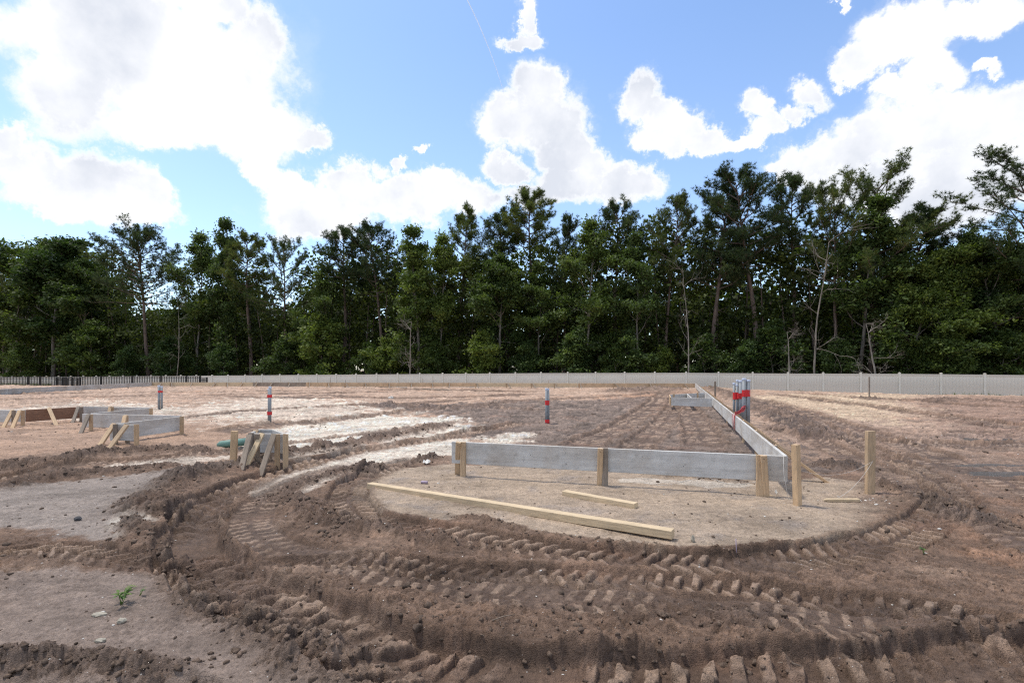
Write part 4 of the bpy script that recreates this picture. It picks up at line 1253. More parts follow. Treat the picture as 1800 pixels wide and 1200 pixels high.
blob('clay_lump', 850, 1012, .02, M_CLODB, 'round tan clay lump sitting in the upper tyre track', 'lump', (1, 1, .9), 13)
g = PX(740, 850)
zz = ground_z(g[0], g[1])
o = tube('plastic_tube', [(g[0], g[1], zz + .017), (g[0] + .012, g[1] - .001, zz + .018), (g[0] + .078, g[1] - .012, zz + .017), (g[0] + .085, g[1] - .013, zz + .016)], [.015, .019, .019, .014], M_MAUVE, sides=12)
tag(o, 'small mauve plastic tube on the sand behind the long timber', 'tube')
def paper(x, y, w_, h_, label):
    g = PX(x, y); z = ground_z(g[0], g[1])
    V_, F_ = [], []
    for j in range(4):
        for i in range(5):
            V_.append(((i / 4 - .5) * w_ + random.uniform(-.1, .1) * w_ * .2, (j / 3 - .5) * h_, .012 + .016 * math.sin(i * 2.1 + j) + random.uniform(0, .01) + j * .01))
    for j in range(3):
        for i in range(4): F_.append((j * 5 + i, j * 5 + i + 1, j * 5 + i + 6, j * 5 + i + 5))
    o = link('paper_scrap', newmesh('paper_scrap', V_, F_, [M_PAPER]), loc=(g[0], g[1], z))
    o.modifiers.new('thickness', 'SOLIDIFY').thickness = .0015
    return tag(o, label, 'scrap')
paper(750, 815, .10, .10, 'crumpled white scrap in the mud left of the front form')
paper(1364, 868, .03, .02, 'tiny white scrap by the foot of the string at the form corner')
blob('grey_cloth_scrap', 1218, 952, .030, M_STONE, 'small grey muddy rag standing at the right end of the long timber', 'rag', (.55, .5, 1.2), 21)
g = PX(1294, 968); zz = ground_z(g[0], g[1])
o = tube('wire_pin', [(g[0], g[1], zz - .03), (g[0] + .002, g[1], zz + .03), (g[0] - .002, g[1], zz + .11)], .0035, M_MAUVE, sides=5)
tag(o, 'thin grey wire pin poking up from the rut edge below the sand', 'pin')
# far plank lying
a_p = PX(660, 680.5, .05); b_p = PX(793, 686, .05)
loose('plank', a_p[:2], b_p[:2], .05, .14, M_LUMBER_OLD, 'thin dark plank lying flat far back before the timber form', 'plank')

# ------------------------------------------------------------------ vinyl fence
post_px = [373,401,431,461,492,524.5,557,591,626,662,699,738,778,819,861,906,951,998,1047,1098,1151,1206,1263,1323,1385,1447,1513,1581,1654,1731]
top_y = lambda x: np.interp(x, [-300, 0, 373, 626, 951, 1206, 1385, 1581, 1731, 2200], [663.5, 662, 659.3, 657.2, 654.6, 654.0, 655.2, 655.6, 657.0, 661.5])
fdir = (FB - FA) / np.linalg.norm(FB - FA)
def on_fence(x):
    u = (x - 900) / FPX
    t = (u * FA[1] - FA[0]) / (fdir[0] - u * fdir[1])
    return FA + fdir * t
P = [on_fence(x) for x in post_px]
for k in range(16): P.insert(0, P[0] - fdir * 2.44)
for k in range(6): P.append(P[-1] + fdir * 2.44)
def pxof(p): return 900 + FPX * p[0] / p[1]
HT = 1.88
fence = empty('vinyl_fence', (*P[20], 0), 'long tan vinyl privacy fence with capped posts in front of the trees', 'fence')
fang = math.atan2(fdir[1], fdir[0])
def mk_post():
    V_, F_ = box_vf(.127, .127, HT); V_ = [(x, y, z + HT / 2) for x, y, z in V_]
    return newmesh('post', V_, F_, [M_VINYL])
def mk_cap():
    w_ = .075
    V_ = [(-w_, -w_, 0), (w_, -w_, 0), (w_, w_, 0), (-w_, w_, 0), (-w_, -w_, .025), (w_, -w_, .025), (w_, w_, .025), (-w_, w_, .025), (0, 0, .065)]
    return newmesh('cap', V_, [(0, 3, 2, 1), (0, 1, 5, 4), (1, 2, 6, 5), (2, 3, 7, 6), (3, 0, 4, 7), (4, 5, 8), (5, 6, 8), (6, 7, 8), (7, 4, 8)], [M_VINYL])
me_post, me_cap = mk_post(), mk_cap()
me_rail = newmesh('rail', *box_vf(1, .05, .14), [M_VINYL])
def mk_board():
    # tongue and groove board, centre face proud, edges stepped back
    w_ = .5; g_ = .04
    pr = [(-w_, .008), (-w_ + g_, .008), (-w_ + g_, .011), (w_ - g_, .011), (w_ - g_, .008), (w_, .008)]
    V_, F_ = [], []
    for z in (-.5, .5):
        V_ += [(x, -y, z) for x, y in pr] + [(x, y, z) for x, y in reversed(pr)]
    n = 12
    for k in range(n): F_.append((k, (k + 1) % n, n + (k + 1) % n, n + k))
    F_.append(tuple(reversed(range(n)))); F_.append(tuple(range(n, 2 * n)))
    return newmesh('board', V_, F_, [M_VINYL])
me_board = mk_board()
NB = 0
for i, p in enumerate(P):
    xp = pxof(p)
    yt = top_y(xp)
    ztop = CAMZ - (yt - HZ) * p[1] / FPX
    zb = ztop - HT
    o = link('post', me_post, fence, (p[0] - fence.location.x, p[1] - fence.location.y, zb), (0, 0, fang))
    link('cap', me_cap, o, (0, 0, HT))
    if i + 1 < len(P):
        q = P[i + 1]; yq = top_y(pxof(q)); zq = CAMZ - (yq - HZ) * q[1] / FPX - HT
        dv_ = q - p; ll = math.hypot(*dv_) - .13
        mid = (p + q) / 2; zm = (zb + zq) / 2
        sl = math.atan2(zq - zb, ll)
        vis = -40 < pxof(q) and xp < 1840
        for zz, nm in ((HT - .12, 'rail'), (.12, 'rail')):
            r_ = link(nm, me_rail, fence, (mid[0] - fence.location.x, mid[1] - fence.location.y, zm + zz), (0, -sl, fang))
            r_.scale = (ll, 1, 1)
        # panel of upright boards
        nb = 12
        pan = bpy.data.objects.new('panel', None); COL.objects.link(pan); pan.parent = fence
        pan.location = (mid[0] - fence.location.x, mid[1] - fence.location.y, zm + HT / 2)
        pan.rotation_euler = (0, -sl, fang)
        if pxof(q) > 1150 and xp < 1840:
            for b in range(nb):
                bo = link('board', me_board, pan, (((b + .5) / nb - .5) * ll, 0, 0)); bo.scale = (ll / nb, 1, HT - .38); NB += 1
        else:
            bm_V, bm_F = [], []
            for b in range(nb):
                k0 = len(bm_V)
                for vv in me_board.vertices:
                    bm_V.append((vv.co.x * ll / nb + ((b + .5) / nb - .5) * ll, vv.co.y, vv.co.z * (HT - .38)))
                for pp in me_board.polygons: bm_F.append(tuple(k0 + t for t in pp.vertices))
            COL.objects.unlink(pan); bpy.data.objects.remove(pan)
            po = link('panel', newmesh('panel', bm_V, bm_F, [M_VINYL]), fence, (mid[0] - fence.location.x, mid[1] - fence.location.y, zm + HT / 2), (0, -sl, fang))

# ------------------------------------------------------------------ black metal fence
def black_fence(x0, Y0, x1, Y1, ht, label, spacing, posts_px, ytop0, ytop1):
    a = np.array([PD(x0, Y0), Y0]); b = np.array([PD(x1, Y1), Y1])
    L_ = np.linalg.norm(b - a); d = (b - a) / L_
    zt0 = CAMZ - (ytop0 - HZ) * Y0 / FPX; zt1 = CAMZ - (ytop1 - HZ) * Y1 / FPX
    e = empty('metal_fence', (a[0], a[1], zt0 - ht), label, 'fence')
    n = int(L_ / spacing)
    V_, F_ = [], []
    for i in range(n + 1):
        s = i / n; p = a + (b - a) * s; zt = zt0 + (zt1 - zt0) * s
        bv, bf = box_vf(.05, .04, ht - .06); k0 = len(V_)
        ca, sa = d
        for (x, y, z) in bv: V_.append((p[0] - a[0] + x * ca - y * sa, p[1] - a[1] + x * sa + y * ca, z + zt - ht / 2 - (zt0 - ht)))
        F_ += [tuple(k0 + t for t in f) for f in bf]
    o = link('pickets', newmesh('pickets', V_, F_, [M_BLACK]), e); o['kind'] = 'stuff'
    for off in (.02, .20, ht - .12):
        beam('rail', (a[0], a[1], zt0 - off), (b[0], b[1], zt1 - off), .05, .04, M_BLACK, e)
    for px_ in posts_px:
        u = (px_ - 900) / FPX
        t = (u * a[1] - a[0]) / ((b - a)[0] - u * (b - a)[1]); p = a + (b - a) * t; zt = zt0 + (zt1 - zt0) * t
        beam('post', (p[0], p[1], zt - ht - .05), (p[0], p[1], zt + .06), .13, .11, M_BLACK, e, up=(1, 0, 0))
black_fence(-420, 62, 353, 50.5, 1.5, 'tall black metal picket fence in front of the vinyl fence at left', .20, (-200, -100, -20, 50, 71, 178, 233, 283, 328, 352), 663.5, 661.0)
black_fence(96, 54, 142, 53, 1.35, 'short dark gate section standing before the black picket fence', .17, (100, 112, 117, 127, 141), 664, 664)
black_fence(353.5, 50.4, 364, 50.0, 1.2, 'low black metal fence end beside the tall black picket fence', .155, (363.5,), 664, 664)

# ------------------------------------------------------------------ trees
def rvec(r):
    v = r.normal(size=3); return v / np.linalg.norm(v)

class Wood:
    def __init__(s): s.V = []; s.F = []; s.n = 0
    def add(s, path, radii, sides=5):
        V_, F_ = tube_vf(path, radii, sides, False)
        s.V += V_; s.F += [tuple(i + s.n for i in f) for f in F_]; s.n += len(V_)

def bendpath(r, p0, d, L_, n, wig, lift=0.0):
    pts = [Vector(p0)]; d = Vector(d).normalized()
    for i in range(n):
        d = (d + Vector(rvec(r)) * wig + Vector((0, 0, lift))).normalized()
        pts.append(pts[-1] + d * (L_ / n))
    return pts

def leaf_mesh(name, C_, size, m, r, flat=0.5, tint=None, aspect=1.8):
    """one small diamond leaf-spray per centre"""
    n = len(C_)
    C_ = np.asarray(C_)
    nrm = r.normal(size=(n, 3)); nrm[:, 2] = np.abs(nrm[:, 2]) + flat
    nrm /= np.linalg.norm(nrm, axis=1)[:, None]
    t = r.normal(size=(n, 3)); t -= (t * nrm).sum(1)[:, None] * nrm; t /= np.linalg.norm(t, axis=1)[:, None]
    b = np.cross(nrm, t)
    sz = size * r.uniform(.6, 1.4, n)[:, None]
    V_ = np.stack([C_ - t * sz * aspect / 2, C_ + b * sz / 2, C_ + t * sz * aspect / 2, C_ - b * sz / 2], 1).reshape(-1, 3)
    F_ = np.arange(4 * n).reshape(n, 4)
    me = quadmesh(name, V_, F_, [m])
    a = me.attributes.new('tint', 'FLOAT', 'FACE')
    a.data.foreach_set('value', (r.uniform(0, 1, n) if tint is None else tint).astype(np.float32))
    return me

def needle_mesh(name, tips, dirs, L_, m, r, per=14):
    tips = np.asarray(tips); dirs = np.asarray(dirs); n = len(tips)
    T_ = np.repeat(tips, per, 0); D_ = np.repeat(dirs, per, 0)
    d = D_ * 0.75 + r.normal(size=T_.shape) * .75; d /= np.linalg.norm(d, axis=1)[:, None]
    ll = L_ * r.uniform(.7, 1.2, len(T_))[:, None]
    w = np.cross(d, r.normal(size=T_.shape)); w /= np.linalg.norm(w, axis=1)[:, None]
    bw = L_ * .055
    V_ = np.stack([T_ - w * bw, T_ + w * bw, T_ + d * ll], 1).reshape(-1, 3)
    F_ = np.arange(len(V_)).reshape(-1, 3)
    me = quadmesh(name, V_, F_, [m])
    a = me.attributes.new('tint', 'FLOAT', 'FACE')
    tt = np.repeat(r.uniform(0, 1, n), per) * .7 + r.uniform(0, .3, len(T_))
    a.data.foreach_set('value', tt.astype(np.float32))
    return me

def make_pine(seed, Ht=20., crown=0.42, spread=3.6, shape='round', dens=1.0):
    r = np.random.RandomState(seed)
    W = Wood()
    tr = bendpath(r, (0, 0, -.3), (0, 0, 1), Ht * .95, 14, .045, .05)
    rad = [max(.03, .24 * (1 - i / 14) ** .75) for i in range(15)]
    W.add(tr, rad, 8)
    tips, dirs = [], []
    nl = int(30 * dens)
    for k in range(nl):
        f = 1 - crown * (k / nl) ** .9 * 1.0
        s = f * 14; i = min(int(s), 13); p = tr[i].lerp(tr[i + 1], s - i)
        q = (1 - f) / crown
        if shape == 'round': ln = spread * max(.42, math.sqrt(max(.05, 1 - (1 - q * 1.5) ** 2))) * (1 - .35 * max(0, q - .6)) * r.uniform(.7, 1.1)
        elif shape == 'dome': ln = spread * max(.30, math.sqrt(max(.05, 1 - (1 - min(q * 1.7, 1)) ** 2))) * r.uniform(.8, 1.08)
        elif shape == 'cone': ln = spread * (.34 + .75 * q) * r.uniform(.65, 1.15)
        else: ln = spread * (.55 + .55 * r.uniform()) * (.5 + .6 * min(1, q * 2.5))
        a = k * 2.4 + r.uniform(-.5, .5)
        el = .75 - .75 * q + r.uniform(-.12, .2)
        d = Vector((math.cos(a) * math.cos(el), math.sin(a) * math.cos(el), math.sin(el)))
        lb = bendpath(r, p, d, ln, 6, .16, .05)
        W.add(lb, [max(.014, .075 * (1 - j / 6.5)) for j in range(7)], 4)
        for j in range(2, 7):
            for _ in range(4 if j > 3 else 2):
                d2 = (lb[j] - lb[j - 1]).normalized() + Vector(rvec(r)) * .9 + Vector((0, 0, .35))
                sb = bendpath(r, lb[j], d2, r.uniform(.4, 1.1) * (1.0 if ln > 1.5 else .6), 3, .22, .12)
                W.add(sb, [.016, .013, .01, .008], 3)
                for t_ in range(1, 4):
                    if r.uniform() < .85 or t_ == 3:
                        tips.append(sb[t_]); dirs.append(((sb[t_] - sb[t_ - 1]).normalized() + Vector((0, 0, .3))).normalized())
                for _q in range(3):
                    o_ = sb[3 - _q // 2] + Vector(rvec(r)) * .27; tips.append(o_); dirs.append(Vector((0, 0, 1)))
    # a few dead snags below the crown
    for k in range(7):
        f = r.uniform(.3, 1 - crown); s = f * 14; i = int(s)
        a = r.uniform(0, 6.28); W.add(bendpath(r, tr[i], (math.cos(a), math.sin(a), .1), r.uniform(.5, 1.6), 3, .25), [.03, .022, .015, .008], 4)
    wm = newmesh('pine_wood', W.V, W.F, [M_BARK_PINE], True)
    cm = needle_mesh('pine_crown', tips, dirs, .30, M_NEEDLE, r, 17)
    return wm, cm, float(max(t_.z for t_ in tips)) + .2

def grow(r, W, p, d, L_, rad, depth, tips, wig, up, ratio=.68, kids=3, n=5):
    pts = bendpath(r, p, d, L_, n, wig, up)
    W.add(pts, [rad * (1 - .55 * i / n) for i in range(n + 1)], 6 if depth > 2 else (4 if depth > 0 else 3))
    if depth == 0:
        for q in pts[1:]: tips.append(q)
        return
    for k in range(kids):
        s = r.uniform(.45, 1.0) if k else 1.0
        i = min(int(s * n), n); q = pts[i]
        dd = (pts[i] - pts[i - 1]).normalized() + Vector(rvec(r)) * r.uniform(.6, 1.0)
        grow(r, W, q, dd, L_ * ratio * r.uniform(.75, 1.2), rad * .5 * (1 if k else 1.2), depth - 1, tips, wig * 1.15, up, ratio, kids, max(3, n - 1))
    if depth <= 2:
        for q in pts[2:]: tips.append(q)

def make_broad(seed, Ht=14., width=4., leafsize=.17, count=15000, trunk_r=.16, low=.25, mat_=None, bark=None, airy=0.0):
    r = np.random.RandomState(seed)
    W = Wood(); tips = []
    nst = 10
    tr = bendpath(r, (0, 0, -.3), (r.uniform(-.1, .1), r.uniform(-.1, .1), 1), Ht * .85, nst, .09, .06)
    W.add(tr, [trunk_r * (1 - .85 * i / nst) for i in range(nst + 1)], 7)
    nl = 17
    for k in range(nl):
        f = low + (1 - low) * (k / (nl - 1)); s = f * nst; i = min(int(s), nst)
        a = k * 2.4 + r.uniform(-.6, .6); q = (k / (nl - 1))
        ln = width * (.55 + .6 * math.sin(math.pi * min(1, .25 + q * .75)) ) * r.uniform(.6, 1.05) * (.75 if q > .8 else 1)
        el = .15 + .9 * q + r.uniform(-.2, .25)
        d = Vector((math.cos(a) * math.cos(el), math.sin(a) * math.cos(el), math.sin(el)))
        grow(r, W, tr[i], d, ln * .55, trunk_r * .34, 2, tips, .22, .04, .62, 3, 4)
    tips = np.array([tuple(t) for t in tips])
    # clusters: pick tips unevenly so that gaps stay
    w_ = r.uniform(0, 1, len(tips)) ** (1.2 + airy * 2); w_ /= w_.sum()
    idx_ = r.choice(len(tips), count, p=w_)
    sg = .30 * (width / 4) ** .5
    C_ = tips[idx_] + r.normal(size=(count, 3)) * np.array([sg, sg, sg * .55])
    tclump = r.uniform(0, 1, len(tips))[idx_] * .6 + r.uniform(0, .4, count)
    wm = newmesh('wood', W.V, W.F, [bark or M_BARK_OAK], True)
    cm = leaf_mesh('crown', C_, leafsize, mat_ or M_LEAF, r, .5, tclump)
    return wm, cm, float(C_[:, 2].max())

def make_dead(seed, Ht=9., fork=True, twigs=2):
    r = np.random.RandomState(seed)
    W = Wood(); tips = []
    tr = bendpath(r, (0, 0, -.3), (0.05, 0, 1), Ht, 9, .10, .03)
    W.add(tr, [.085 * (1 - .85 * i / 9) + .008 for i in range(10)], 7)
    for k in range(11):
        i = r.randint(3, 10); a = r.uniform(0, 6.28)
        grow(r, W, tr[i], (math.cos(a), math.sin(a), r.uniform(.1, 1.1)), Ht * .17 * r.uniform(.5, 1.2), .022, twigs, tips, .25, .05, .6, 3, 4)
    return newmesh('dead_wood', W.V, W.F, [M_BARK_PALE], True), Ht

PINES = [make_pine(101, 20, .42, 3.6, 'round', 1.1), make_pine(102, 20, .34, 3.0, 'round', .8), make_pine(103, 20, .48, 3.2, 'cone', 1.1), make_pine(104, 20, .50, 5.0, 'flat', 1.0), make_pine(105, 20, .28, 2.2, 'round', .7), make_pine(116, 20, .44, 5.2, 'dome', 1.6)]
BROADS = [make_broad(201, 14, 4.2, .135, 26000, .17, .36), make_broad(202, 14, 3.2, .12, 19000, .13, .28, M_LEAF_LIGHT, None, .6), make_broad(203, 14, 5.0, .14, 28000, .2, .34), make_broad(204, 14, 3.6, .115, 18000, .12, .2, M_LEAF_LIGHT, M_BARK_PALE, .8)]
SHRUBS = [make_broad(301, 5, 2.2, .11, 9000, .06, .05, M_LEAF_LIGHT), make_broad(302, 5, 2.4, .115, 9000, .06, .03, M_LEAF)]
DEADS = [make_dead(401, 10), make_dead(402, 10), make_dead(403, 6, True, 3)]

def behind(x, off):
    """world spot that shows at photo column x, 'off' metres behind the vinyl fence"""
    nrm_ = np.array([-fdir[1], fdir[0]])
    if nrm_[1] < 0: nrm_ = -nrm_
    A2 = FA + nrm_ * off
    u = (x - 900) / FPX
    t = (u * A2[1] - A2[0]) / (fdir[0] - u * fdir[1])
    return A2 + fdir * t

TREE_N = [0]
def put_tree(kind, var, x, ytop, off, label, wide=1.0, rz=None, group='trees behind the vinyl fence'):
    if kind == 'broad': off = max(off, 6.5) if wide > 1 else max(off, 5.5)
    p = behind(x, off)
    gz = ground_z(p[0], p[1])
    ht = CAMZ - (ytop - HZ) * p[1] / FPX - gz
    nm, ct = {'pine': ('pine_tree', 'pine tree'), 'broad': ('broadleaf_tree', 'tree'), 'shrub': ('leafy_shrub', 'shrub'), 'dead': ('dead_tree', 'dead tree')}[kind]
    e = empty(nm, (p[0], p[1], gz), label, ct, group, random.uniform(0, 6.28) if rz is None else rz)
    src = {'pine': PINES, 'broad': BROADS, 'shrub': SHRUBS, 'dead': DEADS}[kind][var]
    k = ht / src[-1]
    kw = k * wide * (1.0 if kind != 'pine' else 1.0)
    e.scale = (kw, kw, k)
    link('trunk' if kind != 'shrub' else 'stem', src[0], e)
    if len(src) == 3: link('crown', src[1], e)
    TREE_N[0] += 1
    return e

TREES = [
 ('broad', 2, 10, 398, 6, 'dark rounded oak at the far left edge of the treeline', 1.1),
 ('broad', 0, 92, 412, 5, 'dense dark oak left of the wide round-crowned pine', 1.15),
 ('broad', 0, 150, 450, 7, 'lower dark oak filling the dip left of the round-crowned pine', 1.0),
 ('pine', 5, 262, 388, 7, 'wide round-crowned pine with open limbs, tallest in the left third', 1.15),
 ('broad', 3, 345, 402, 9, 'thin airy tree directly right of the round-crowned pine', .9),
 ('broad', 1, 393, 384, 9, 'airy pale-leaved tree with a narrow tip right of the round-crowned pine', .8),
 ('pine', 1, 440, 403, 8, 'pine with dense flat top, left of the crooked-limbed pine', 1.2),
 ('pine', 3, 503, 408, 8, 'crooked-limbed pine with sky showing through its branches', 1.0),
 ('broad', 3, 560, 470, 5, 'pale green leafy tree in front of the crooked-limbed pine', 1.0),
 ('pine', 1, 604, 392, 8, 'pine whose rounded top rises just right of the open sky gap', 1.2),
 ('pine', 0, 676, 376, 8, 'dense pine with a rounded point left of centre', 1.0),
 ('broad', 1, 735, 400, 6, 'grey green broadleaf with bare twigs poking out, left of the ragged pine', 1.0),
 ('broad', 3, 772, 404, 7, 'light green narrow tree pressed against the ragged pine', .8),
 ('pine', 2, 806, 346, 9, 'ragged conical pine rising above the trees left of centre', .95),
 ('pine', 4, 872, 358, 10, 'slim pine tip between the ragged pine and the lollipop pine', 1.0),
 ('pine', 4, 929, 334, 11, 'lollipop pine with a small round see-through crown at centre', 1.25),
 ('broad', 0, 880, 440, 5, 'dark bushy tree below the slim pine tip', 1.0),
 ('broad', 1, 950, 455, 4, 'mid green leafy tree below the lollipop pine', 1.05),
 ('pine', 2, 990, 374, 9, 'small pine tip right of the lollipop pine', .8),
 ('broad', 3, 1030, 378, 6, 'tall light green tree with white stems right of centre', .95),
 ('pine', 1, 1084, 347, 9, 'pine with a broad flat top above the tall light green tree', 1.1),
 ('pine', 0, 1165, 342, 8, 'dense dark pine just left of the tall right-hand pines', .85),
 ('broad', 1, 1125, 400, 5, 'leafy tree in front of the dense dark pine', .9),
 ('pine', 2, 1252, 312, 7, 'reddish-trunked pine, leftmost of the tallest pines', 1.1),
 ('pine', 0, 1335, 287, 8, 'big full-crowned pine, tallest near the conduit cluster', 1.15),
 ('pine', 1, 1392, 298, 9, 'pine leaning its crown right beside the biggest full crown', 1.1),
 ('pine', 3, 1470, 300, 7, 'dark spreading pine behind the pale bare-limbed tree', .85),
 ('pine', 3, 1530, 278, 7, 'spreading pine with tufted limbs reaching right, tallest right of centre', 1.05),
 ('broad', 1, 1505, 350, 4, 'large olive green tree hanging in front of the spreading pine', 1.15),
 ('pine', 4, 1590, 362, 8, 'pine with horizontal limbs sticking out over the low trees at right', 1.5),
 ('broad', 2, 1590, 440, 4, 'wide leafy tree below the horizontal pine limbs', .9),
 ('broad', 0, 1655, 430, 6, 'bright green rounded tree in the low gap at right', 1.0),
 ('broad', 0, 1710, 452, 8, 'lowest dark tree under the open sky gap at right', .9),
 ('broad', 2, 1775, 385, 4, 'dark tree at the right edge below the overhanging pine', .8),
 ('pine', 3, 1812, 240, 6, 'tall pine at the right edge with long tufted limbs over the gap', 1.15),
 ('broad', 2, 1850, 420, 3, 'dense leafy tree partly out of the right edge', 1.0),
 ('dead', 0, 1430, 420, 2.2, 'pale grey bare-limbed tree with a straight trunk before the right-hand pines', .8),
 ('dead', 1, 1210, 470, 2.5, 'pale slender bare trunk below the reddish-trunked pine', .7),
 ('dead', 2, 720, 560, 1.5, 'forked pale dead tree low behind the fence left of centre', 1.0),
 ('dead', 2, 1390, 575, 1.2, 'broken pale stub with splayed twigs near the straight bare trunk', 1.0),
 ('dead', 2, 1545, 560, 1.4, 'bundle of bare twiggy stems behind the tallest string stake', 1.1),
 ('dead', 1, 310, 520, 2.5, 'leaning thin pale snag below the round-crowned pine', .6),
]
for kind, var, x, yt, off, lb, wd in TREES:
    put_tree(kind, var, x, yt, off, lb, wd)

# shrubs one can tell apart above the fence
SH = [(40, 600, 'dark low shrub behind the black fence at the far left'), (160, 560, 'rounded olive shrub above the left part of the black fence'), (215, 605, 'small bright shrub just over the black fence posts'),
 (300, 590, 'shrub below the wide round-crowned pine'), (395, 600, 'low shrub just right of where the black fence ends'), (500, 590, 'shrub below the crooked-limbed pine'), (570, 545, 'leafy shrub left of the forked pale dead tree'),
 (650, 600, 'low bushy shrub beside the forked pale dead tree'), (690, 590, 'shrub right behind the forked pale dead tree'), (770, 600, 'narrow bright green sapling below the ragged pine'), (850, 580, 'tall light leafy shrub below the slim pine tip'),
 (925, 600, 'low dark shrub behind the fence above the centre conduit'), (1000, 570, 'shrub between the centre conduit and the end of the back form'), (1085, 600, 'low shrub right of centre, just left of the footing box'),
 (1160, 605, 'low bright shrub above the footing box'), (1240, 585, 'leafy shrub directly above the end of the side form'), (1300, 595, 'low shrub directly behind the tall conduit cluster'), (1360, 560, 'shrub wrapped round the broken pale stub'),
 (1480, 590, 'shrub between the straight bare trunk and the tallest stake'), (1600, 600, 'low shrub right of the bundle of bare stems'), (1660, 570, 'spreading shrub in the low gap above the fence grass'), (1760, 575, 'big leafy shrub near the right edge behind the fence')]
for i, (x, yt, lb) in enumerate(SH):
    put_tree('shrub', i % 2, x, yt, 3.6 + (i * 37 % 10) * .14, lb, 1.05, group='undergrowth shrubs behind the fence')

# the wood behind them, one mass
def woodland():
    r = np.random.RandomState(77)
    Cs = []; tint = []; SZ = []
    W = Wood()
    x = -360
    rows = [(9, 2.3, 452), (14, 2.6, 445), (20, 3.2, 440), (27, 3.0, 500), (34, 3.0, 515), (42, 3.4, 560)]
    for off, step, ty in rows:
        p = behind(-330, off)
        end = behind(2130, off)
        n = int(np.linalg.norm(end - p) / step)
        for i in range(n):
            q = p + (end - p) * (i + r.uniform(-.3, .3)) / n
            xp = pxof(q)
            if off > 25: hh_y = ty + (45 if 225 < xp < 365 or 470 < xp < 548 else 0)
            elif 225 < xp < 365 or 470 < xp < 548: hh_y = 545 + r.uniform(-15, 15)
            else: hh_y = ty + (r.uniform(-45, 35) if off < 5 else r.uniform(-25, 25)) - (35 if 1050 < xp < 1580 else 0) + (30 if 380 < xp < 560 else 0) + (22 if 1620 < xp < 1730 else 0)
            h_ = (HZ - hh_y) * q[1] / FPX + CAMZ + .6
            m_ = int(1500 if off < 14 else (800 if off < 16 else (480 if off < 25 else 300)))
            nb_ = 26
            bc = np.stack([r.normal(size=nb_) * 1.5, r.normal(size=nb_) * 1.3, r.uniform(.02, .97, nb_) ** .85 * h_ - .6], 1)
            k = r.randint(0, nb_, m_)
            c_ = bc[k] + r.normal(size=(m_, 3)) * np.array([.62, .62, .42])
            c_[:, 2] = np.clip(c_[:, 2], -.6, h_)
            c_[:, 0] += q[0]; c_[:, 1] += q[1]
            keep = (c_[:, 1] - (FA[1] + (c_[:, 0] - FA[0]) * fdir[1] / fdir[0])) > 1.0
            c_ = c_[keep]; k = k[keep]; m_ = len(c_)
            SZ.append(np.full(m_, 1.25 if off < 14 else (1.65 if off < 16 else (2.2 if off < 25 else 4.0))))
            Cs.append(c_); tint.append(r.uniform(0, 1, nb_)[k] * .7 + r.uniform(0, .3, m_))
            W.add(bendpath(r, (q[0], q[1], -.9), (0, 0, 1), h_ * .8, 5, .06), [.14, .12, .10, .08, .06, .03], 5)
    C_ = np.vstack(Cs)
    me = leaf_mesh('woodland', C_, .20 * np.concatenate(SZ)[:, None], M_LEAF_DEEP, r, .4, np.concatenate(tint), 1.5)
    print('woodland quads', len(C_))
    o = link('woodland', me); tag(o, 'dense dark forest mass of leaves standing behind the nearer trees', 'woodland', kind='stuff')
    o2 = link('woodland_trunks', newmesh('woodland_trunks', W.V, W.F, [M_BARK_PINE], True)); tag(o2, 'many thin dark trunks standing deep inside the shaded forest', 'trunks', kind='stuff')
woodland()

# ------------------------------------------------------------------ clods, grit, weeds, grass
import bmesh
def clod_protos(n, sub):
    out = []
    for s in range(n):
        r = np.random.RandomState(900 + s)
        bm = bmesh.new(); bmesh.ops.create_icosphere(bm, subdivisions=sub, radius=1)
        V_ = np.array([v.co[:] for v in bm.verts]); F_ = np.array([[v.index for v in f.verts] for f in bm.faces]); bm.free()
        ph = r.uniform(0, 9, 6)
        k = 1 + .22 * np.sin(V_[:, 0] * 3 + ph[0]) * np.cos(V_[:, 1] * 3.5 + ph[1]) + .18 * np.sin(V_[:, 2] * 5 + ph[2] + V_[:, 0] * 4) + r.uniform(-.30, .30, len(V_))
        out.append((V_ * k[:, None], F_))
    return out
def scatter(name, pts, sizes, protos, m, r, label, cat, sink=.35, sq=.75):
    VV, FF = [], []; n0 = 0
    for (x, y), s in zip(pts, sizes):
        V_, F_ = protos[r.randint(len(protos))]
        a = r.uniform(0, 6.28); ca, sa = math.cos(a), math.sin(a)
        sx, sy, sz = s * r.uniform(.8, 1.3), s * r.uniform(.7, 1.1), s * sq * r.uniform(.7, 1.1)
        W_ = V_ * [sx, sy, sz]
        Q = np.stack([W_[:, 0] * ca - W_[:, 1] * sa + x, W_[:, 0] * sa + W_[:, 1] * ca + y, W_[:, 2] + ground_z(x, y) + sz * (1 - 2 * sink)], 1)
        VV.append(Q); FF.append(F_ + n0); n0 += len(V_)
    o = link(name, quadmesh(name, np.vstack(VV), np.vstack(FF), [m], False))
    return tag(o, label, cat, kind='stuff')
r = np.random.RandomState(5)
protos2 = clod_protos(6, 2); protos1 = clod_protos(6, 1)
def along(pts, hw, n):
    line = pxline(pts)
    i = r.randint(0, len(line) - 1, n); t = r.uniform(0, 1, n)[:, None]
    base = line[i] * (1 - t) + line[i + 1] * t
    return base + r.normal(size=(n, 2)) * hw * .75
P2, S2, P1, S1 = [], [], [], []
